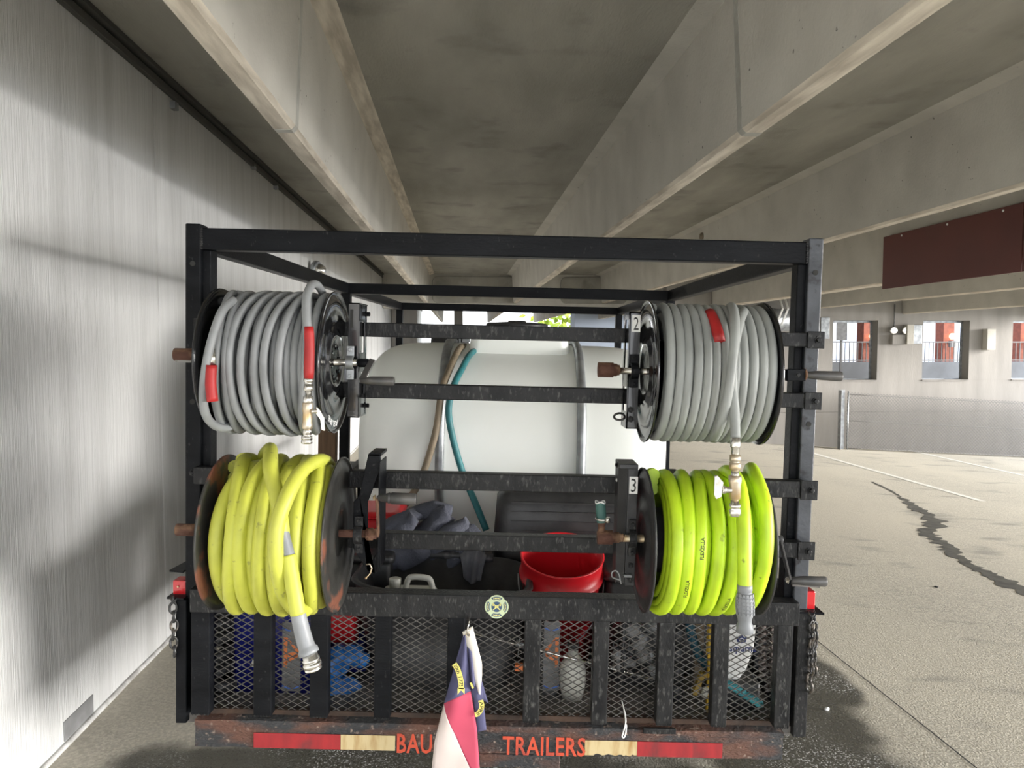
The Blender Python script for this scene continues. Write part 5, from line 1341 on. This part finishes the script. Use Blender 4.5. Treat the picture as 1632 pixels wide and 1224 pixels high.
th = hose_thing('teal_pipe', [PT(1098, 975, 2.56), PT(1102, 1010, 2.56), PT(1117, 1048, 2.56), PT(1140, 1070, 2.58), PT(1165, 1085, 2.60)], .017, mat('dark_teal_pipe', (.01, .075, .11), .5, col2=(.008, .05, .08), scale=9), 'dark teal pipe curving behind the right slats')
tn = tthing('tan_board', (PX(1120, 2.62), 2.64, DECK), 'tan strip of wood standing behind the teal pipe', 'board')
g = G(); g.box(PX(1108, 2.62), PX(1122, 2.62), 2.63, 2.65, DECK + .0, PZ(u816(1115, 985), 2.62)); part('strip', g, M_tan, tn, bevel=.002)
yl = tthing('yellow_level', (PX(1133, 2.5), 2.5, DECK), 'yellow tool standing on end beside the teal pipe', 'tool')
g = G(); g.box(PX(1128, 2.50), PX(1141, 2.50), 2.50, 2.53, PZ(u816(1133, 1050), 2.5), PZ(u816(1133, 975), 2.5)); g.box(PX(1130, 2.50), PX(1139, 2.50), 2.505, 2.525, DECK, PZ(u816(1133, 1050), 2.5)); part('tool_body', g, M_yellow, yl, bevel=.003)
yk = tthing('ochre_tool', (PX(1112, 2.5), 2.5, DECK), 'ochre handle leaning behind the second gap from the right', 'tool')
g = G(); g.bar(PT(1106, 1106, 2.52), PT(1120, 1072, 2.52), .024, .018); g.bar(PT(1118, 1078, 2.52), PT(1134, 1070, 2.52), .018, .018); part('handle', g, mat('ochre_plastic', (.30, .20, .04), .6), yk, bevel=.003)
g = G(); g.lathe(PT(1124, 1103, 2.51), (0.3, 0, 1), [(-.02, .006), (-.01, .012), (.012, .012), (.02, .006)], n=12); part('tip', g, M_whitepl, yk)
# aqua rope (twisted strands)
A = PT(1158, 1088, 2.50); Bq = PT(1214, 1124, 2.50); ax = (Bq - A).normalized(); uu = ax.cross(Vector((0, 1, 0))).normalized(); vv = Vector((0, 1, 0))
ro = tthing('aqua_rope', tuple(Bq), 'twisted aqua rope end low at the right of the bed', 'rope')
for s_ in range(3):
    P = [A.lerp(Bq, k / 40) + (uu * cos(k * .45 + s_ * 2.09) + vv * sin(k * .45 + s_ * 2.09)) * .0065 for k in range(41)]
    g = G(); g.tube(P, .0075, 8); part('strand', g, M_rope, ro, fix=False)
# black knotted cord bundles at the right, round dark cans
kb = tthing('black_rope_bundle', (PX(1226, 2.55), 2.56, DECK), 'bundle of dark knotted cord hanging at the far right of the bed', 'rope')
M_cord = mat('dark_knotted_cord', (.045, .04, .038), .8, col2=(.14, .11, .10), scale=22)
for q in range(4):
    P = []
    for k in range(70):
        t = k / 69; P.append(PT(1214 + q * 9 + 4 * sin(k * .9 + q), 975 + 125 * t - (q == 0) * 20 * t, 2.54 + .012 * cos(k * .9) + .01 * (q % 2)))
    g = G(); g.tube(P, .0065, 7); part('cord_loop', g, M_cord, kb, fix=False)
for k in range(2):
    cnm = tthing('dark_can', (PX(1083, 2.56) , 2.57 + k * .1, DECK), ('stack of round dark cans behind the third gap from the right', 'second dark can column hidden behind the front one')[k], 'can') if k == 0 else None
    if cnm:
        X = PX(1082, 2.56)
        for j_ in range(5):
            g = G(); g.lathe((X, 2.59, DECK + j_ * .066), (0, 0, 1), [(0, .020), (.002, .026), (.058, .026), (.060, .024), (.0655, .018)], n=18); part('can_body', g, M_blackpl, cnm)
# grey coupling pile
pl = tthing('grey_fittings', (PX(1012, 2.60), 2.62, DECK), 'jumble of grey pipe fittings and cord behind the middle right gap', 'fittings')
rd = random.Random(12)
for k in range(18):
    px, py = rd.uniform(975, 1046), rd.uniform(985, 1070); c = PT(px, py, rd.uniform(2.52, 2.60)); dv = Vector((rd.uniform(-1, 1), rd.uniform(-.6, .6), rd.uniform(-1, 1)))
    r_ = rd.uniform(.012, .024)
    g = G(); g.lathe(c, dv, [(-.02, r_ * .7), (-.018, r_), (.0, r_), (.001, r_ * 1.25), (.010, r_ * 1.25), (.012, r_ * .8), (.024, r_ * .8)], n=14); part('fitting', g, (M_grey, M_greyrub, M_grey)[k % 3], pl)
for k in range(5):
    P = [PT(rd.uniform(975, 1046), 985 + i * 20, 2.53 + rd.uniform(-.01, .03)) for i in range(6)]
    g = G(); g.tube(cr_spline(P, 5), .004, 6); part('cord', g, M_blackpl, pl, fix=False)
g = noisy(blob((PX(1012, 2.65), 2.70, DECK + .13), .10, .07, .13, 20, 12), .03, 12, 1); part('sack', g, M_blackpl, pl, fix=False)
# hose pile, then black blocks added to keep the bed behind dark
mt = tthing('black_hose_pile', (PX(345, 2.6), 2.7, DECK), 'pile of coiled black hose at the far left of the bed', 'hose')
for k in range(7):
    c = Vector((PX(350, 2.6) + rd.uniform(-.012, .012), 2.62, DECK + .035 + k * .052))
    g = G(); g.tube([c + Vector((.045 * cos(a), .07 * sin(a), .008 * sin(a * 2 + k))) for a in [2 * PI * i / 24 for i in range(24)]], .021, 9, closed=True); part('hose_loop', g, M_blackpl, mt, fix=False)
bt2 = tthing('dark_filler_block', (PX(760, 3.4) - .6, 3.75, DECK), 'low black block added to darken the bed behind the blanket heap', 'filler')
for (xx0, xx1, yy0, yy1, zz) in ((-.95, -.45, 2.88, 3.02, DECK + .38),):
    part('filler_body', rbox((xx0 + xx1) / 2, (yy0 + yy1) / 2, (xx1 - xx0) / 2, (yy1 - yy0) / 2, DECK, zz, .02), M_blackpl, bt2)
    part('lid', rbox((xx0 + xx1) / 2, (yy0 + yy1) / 2, (xx1 - xx0) / 2 + .01, (yy1 - yy0) / 2 + .01, zz, zz + .03, .02), M_blackpl, bt2)
bt2.location = T(((-.7), 2.95, DECK))
for ch in bt2.children:
    off = BASE[bt2.name] - Vector((-.7, 2.95, DECK))
    for v in ch.data.vertices: v.co += off
bt3 = tthing('dark_filler_box', (.62, 2.95, DECK), 'tall black block added to darken the bed behind the white bottle', 'box')  # added black filler, darkens the view past the bottle
part('box_body', rbox(.62, 2.95, .24, .16, DECK, DECK + .36, .03), M_blackpl, bt3); part('lid', rbox(.62, 2.95, .25, .17, DECK + .36, DECK + .39, .03), M_blackpl, bt3)

PXROW = 1050
# ================================================================== THE FLAG
FD = 2.29
fl = tthing('state_flag', tuple(PT(745, 1012, FD)), 'faded navy, red and white flag clipped to the mesh in the middle of the tailgate', 'flag')
def cloth(poly_fn, nu, nv, name, m, lab=None, seed=0, amp=.006, thick=.0012):
    """poly_fn(a,b) -> (px, py, depth offset)"""
    def f(a, b):
        px, py, dd = poly_fn(a, b)
        w_ = amp * (sin(a * 7 + b * 3 + seed) * .5 + .5 * noise.noise(Vector((a * 3, b * 4, seed))))
        return PT(px, py, FD + dd + w_)
    g = G(); g.grid(f, nu, nv); o = part(name, g, m, fl, fix=False, label=lab)
    md = o.modifiers.new('thick', 'SOLIDIFY'); md.thickness = thick; return o
def quad(tl, tr_, br_, bl_, d=0.0, bulge=0.0):
    def f(a, b):
        x = (tl[0] * (1 - a) + tr_[0] * a) * (1 - b) + (bl_[0] * (1 - a) + br_[0] * a) * b
        y = (tl[1] * (1 - a) + tr_[1] * a) * (1 - b) + (bl_[1] * (1 - a) + br_[1] * a) * b
        return x, y, d - bulge * sin(PI * a)
    return f
# main front panel as one draped sheet, its fields sewn edge to edge
def lerp2(P, t):
    for (t0, x0, y0), (t1, x1, y1) in zip(P, P[1:]):
        if t <= t1: k = (t - t0) / (t1 - t0); return x0 + (x1 - x0) * k, y0 + (y1 - y0) * k
    return P[-1][1], P[-1][2]
Lf = [(0, 738, 1013), (.30, 724, 1064), (.52, 708, 1121), (.75, 693, 1180), (1.0, 684, 1262)]        # left silhouette
Rt = [(0, 741, 1012), (.30, 747, 1058), (.52, 750, 1101), (.75, 760, 1160), (1.0, 767, 1262)]        # right edge of the front panel
def sheet(b0fn, b1fn):
    def f(a, b):
        b0, b1 = b0fn(a), b1fn(a); t = b0 + (b1 - b0) * b
        l = lerp2(Lf, t); r_ = lerp2(Rt, t); x = l[0] * (1 - a) + r_[0] * a; y = l[1] * (1 - a) + r_[1] * a
        return x, y, -.012 * sin(PI * a) * min(1, t * 2) + .006 * sin(a * 5 + t * 6)
    return f
seam1 = lambda a: .52
diag = lambda a: .52 + .48 * min(1, a * .98 + .0)
cloth(sheet(lambda a: 0, seam1), 14, 24, 'navy_field', M_fl_blue, amp=.0)
cloth(sheet(seam1, lambda a: max(.5201, min(1.0, .52 + .44 * a + .04 * a))), 14, 20, 'red_field', M_fl_red, amp=.0)
cloth(sheet(lambda a: min(.9999, .52 + .48 * a), lambda a: 1.0), 14, 22, 'white_field', M_fl_white, amp=.0)
# folded part behind, right
cloth(quad((742, 1012), (748, 1016), (778, 1120), (750, 1110), .014, .006), 10, 18, 'navy_fold', M_fl_blue, amp=.004)
cloth(quad((752, 1095), (768, 1095), (775, 1163), (760, 1167), .012, .006), 8, 12, 'navy_fold', M_fl_blue, seed=2, amp=.002)
cloth(quad((745, 1030), (752, 1040), (758, 1090), (752, 1100), .004, .012), 8, 12, 'navy_fold', M_fl_blue, seed=5, amp=.003)
# canvas header with the grommet
def header(a, b):
    l = lerp2([(0, 737, 1007), (.45, 752, 1068), (1, 764, 1106)], b); r_ = lerp2([(0, 753, 998), (.45, 768, 1056), (.62, 768, 1075), (1, 765, 1107)], b)
    return l[0] * (1 - a) + r_[0] * a, l[1] * (1 - a) + r_[1] * a, .004 - .003 * sin(PI * a)
cloth(header, 8, 20, 'header_tape', M_canvas, 'white canvas header', amp=.001, thick=.002)
c = PT(746, 1012, FD - .003)
g = G(); g.tube([c + Vector((.0055 * cos(a), 0, .0055 * sin(a))) for a in [2 * PI * k / 18 for k in range(18)]], .0017, 8, closed=True); gr = part('grommet', g, M_brass, fl, fix=False)
g = G(); g.lathe(c, (0, -1, 0), [(-.001, .0045), (.0005, .0045)], n=14); part('eyelet_hole', g, M_ink, gr)
cp_ = tthing('snap_hook', tuple(PT(747, 1000, FD)), 'small steel snap hook holding the flag to the mesh', 'hook')
g = G(); c = PT(747, 1003, FD + .05)
P = cr_spline([PT(746, 1013, FD - .006), PT(745, 1006, FD - .010), PT(747, 992, FD), PT(748, 985, FD + .06), PT(748, 986, 2.43), PT(748, 994, 2.435)], 6); g.tube(P, .0022, 7); part('hook_body', g, M_chrome, cp_, fix=False)
g = G(); g.tube([PT(745, 1004, FD - .011), PT(750, 1006, FD + .01), PT(750, 1010, FD + .01)], .002, 6); part('gate', g, M_chrome, cp_, fix=False)
# scrolls and their lettering
def scroll(path, wd, word, d, t0=.05, t1=.86, tail=True):
    P = cr_spline([PT(x, y, FD + d) for x, y in path], 6); n = len(P) - 1; g = G(); vs = []
    def at(s_, t_, off=0.0):
        q = min(s_ * n, n - 1e-4); i = int(q); f = q - i; c = P[i].lerp(P[i + 1], f); tg_ = (P[i + 1] - P[i]).normalized(); sd_ = tg_.cross(Vector((0, 1, 0))).normalized()
        return c + sd_ * (t_ - .5) * wd + Vector((0, -off, 0))
    for i in range(n + 1):
        for t_ in (0, 1): vs.append(at(i / n, t_))
    g.add(vs, [(2 * i, 2 * i + 1, 2 * i + 3, 2 * i + 2) for i in range(n)])
    if tail:
        e0, e1 = at(.93, -.15), at(.93, 1.15); dn = (P[-1] - P[-2]).normalized() * .020
        g.add([e0, e1, e1 + dn * 1.0, (e0 + e1) / 2 + dn * .4, e0 + dn * 1.1], [(0, 1, 2, 3, 4)])
    s_ = part('scroll', g, M_fl_yel, fl, fix=False); md = s_.modifiers.new('thick', 'SOLIDIFY'); md.thickness = .0006
    g = G(); text_at(g, word, lambda a, b: at(t0 + (t1 - t0) * a, .86 - .70 * (1 - b) , .0012) , bold=.01); part('scroll_lettering', g, M_ink, s_, fix=False)
scroll([(724, 1058), (729, 1066), (733, 1078), (735, 1090), (735, 1098)], .0165, '20th 1775', -.024, tail=True)
scroll([(766, 1116), (768, 1124), (766, 1132), (761, 1138), (757, 1139)], .0150, 'APRIL', -.004, tail=False)
g = G(); c0, c1 = PT(750, 1088, FD - .014), PT(754, 1097, FD - .014); g.bar(c0, c1, .0008, .006, up=(1, 0, 0)); part('star_point', g, M_fl_yel, fl)

wp_ = tthing('wooden_plank', (PX(516, 4.2), 4.2, DECK), 'brown wooden plank standing between the left rail and the tank', 'plank')
g = G(); g.box(PX(505, 4.2), PX(532, 4.2), 4.18, 4.24, DECK, PZ(u816(518, 655), 4.2)); part('board', g, mat('brown_wood', (.17, .10, .055), .8, col2=(.11, .065, .035), scale=8, stretch=(8, 8, .6)), wp_, bevel=.003)
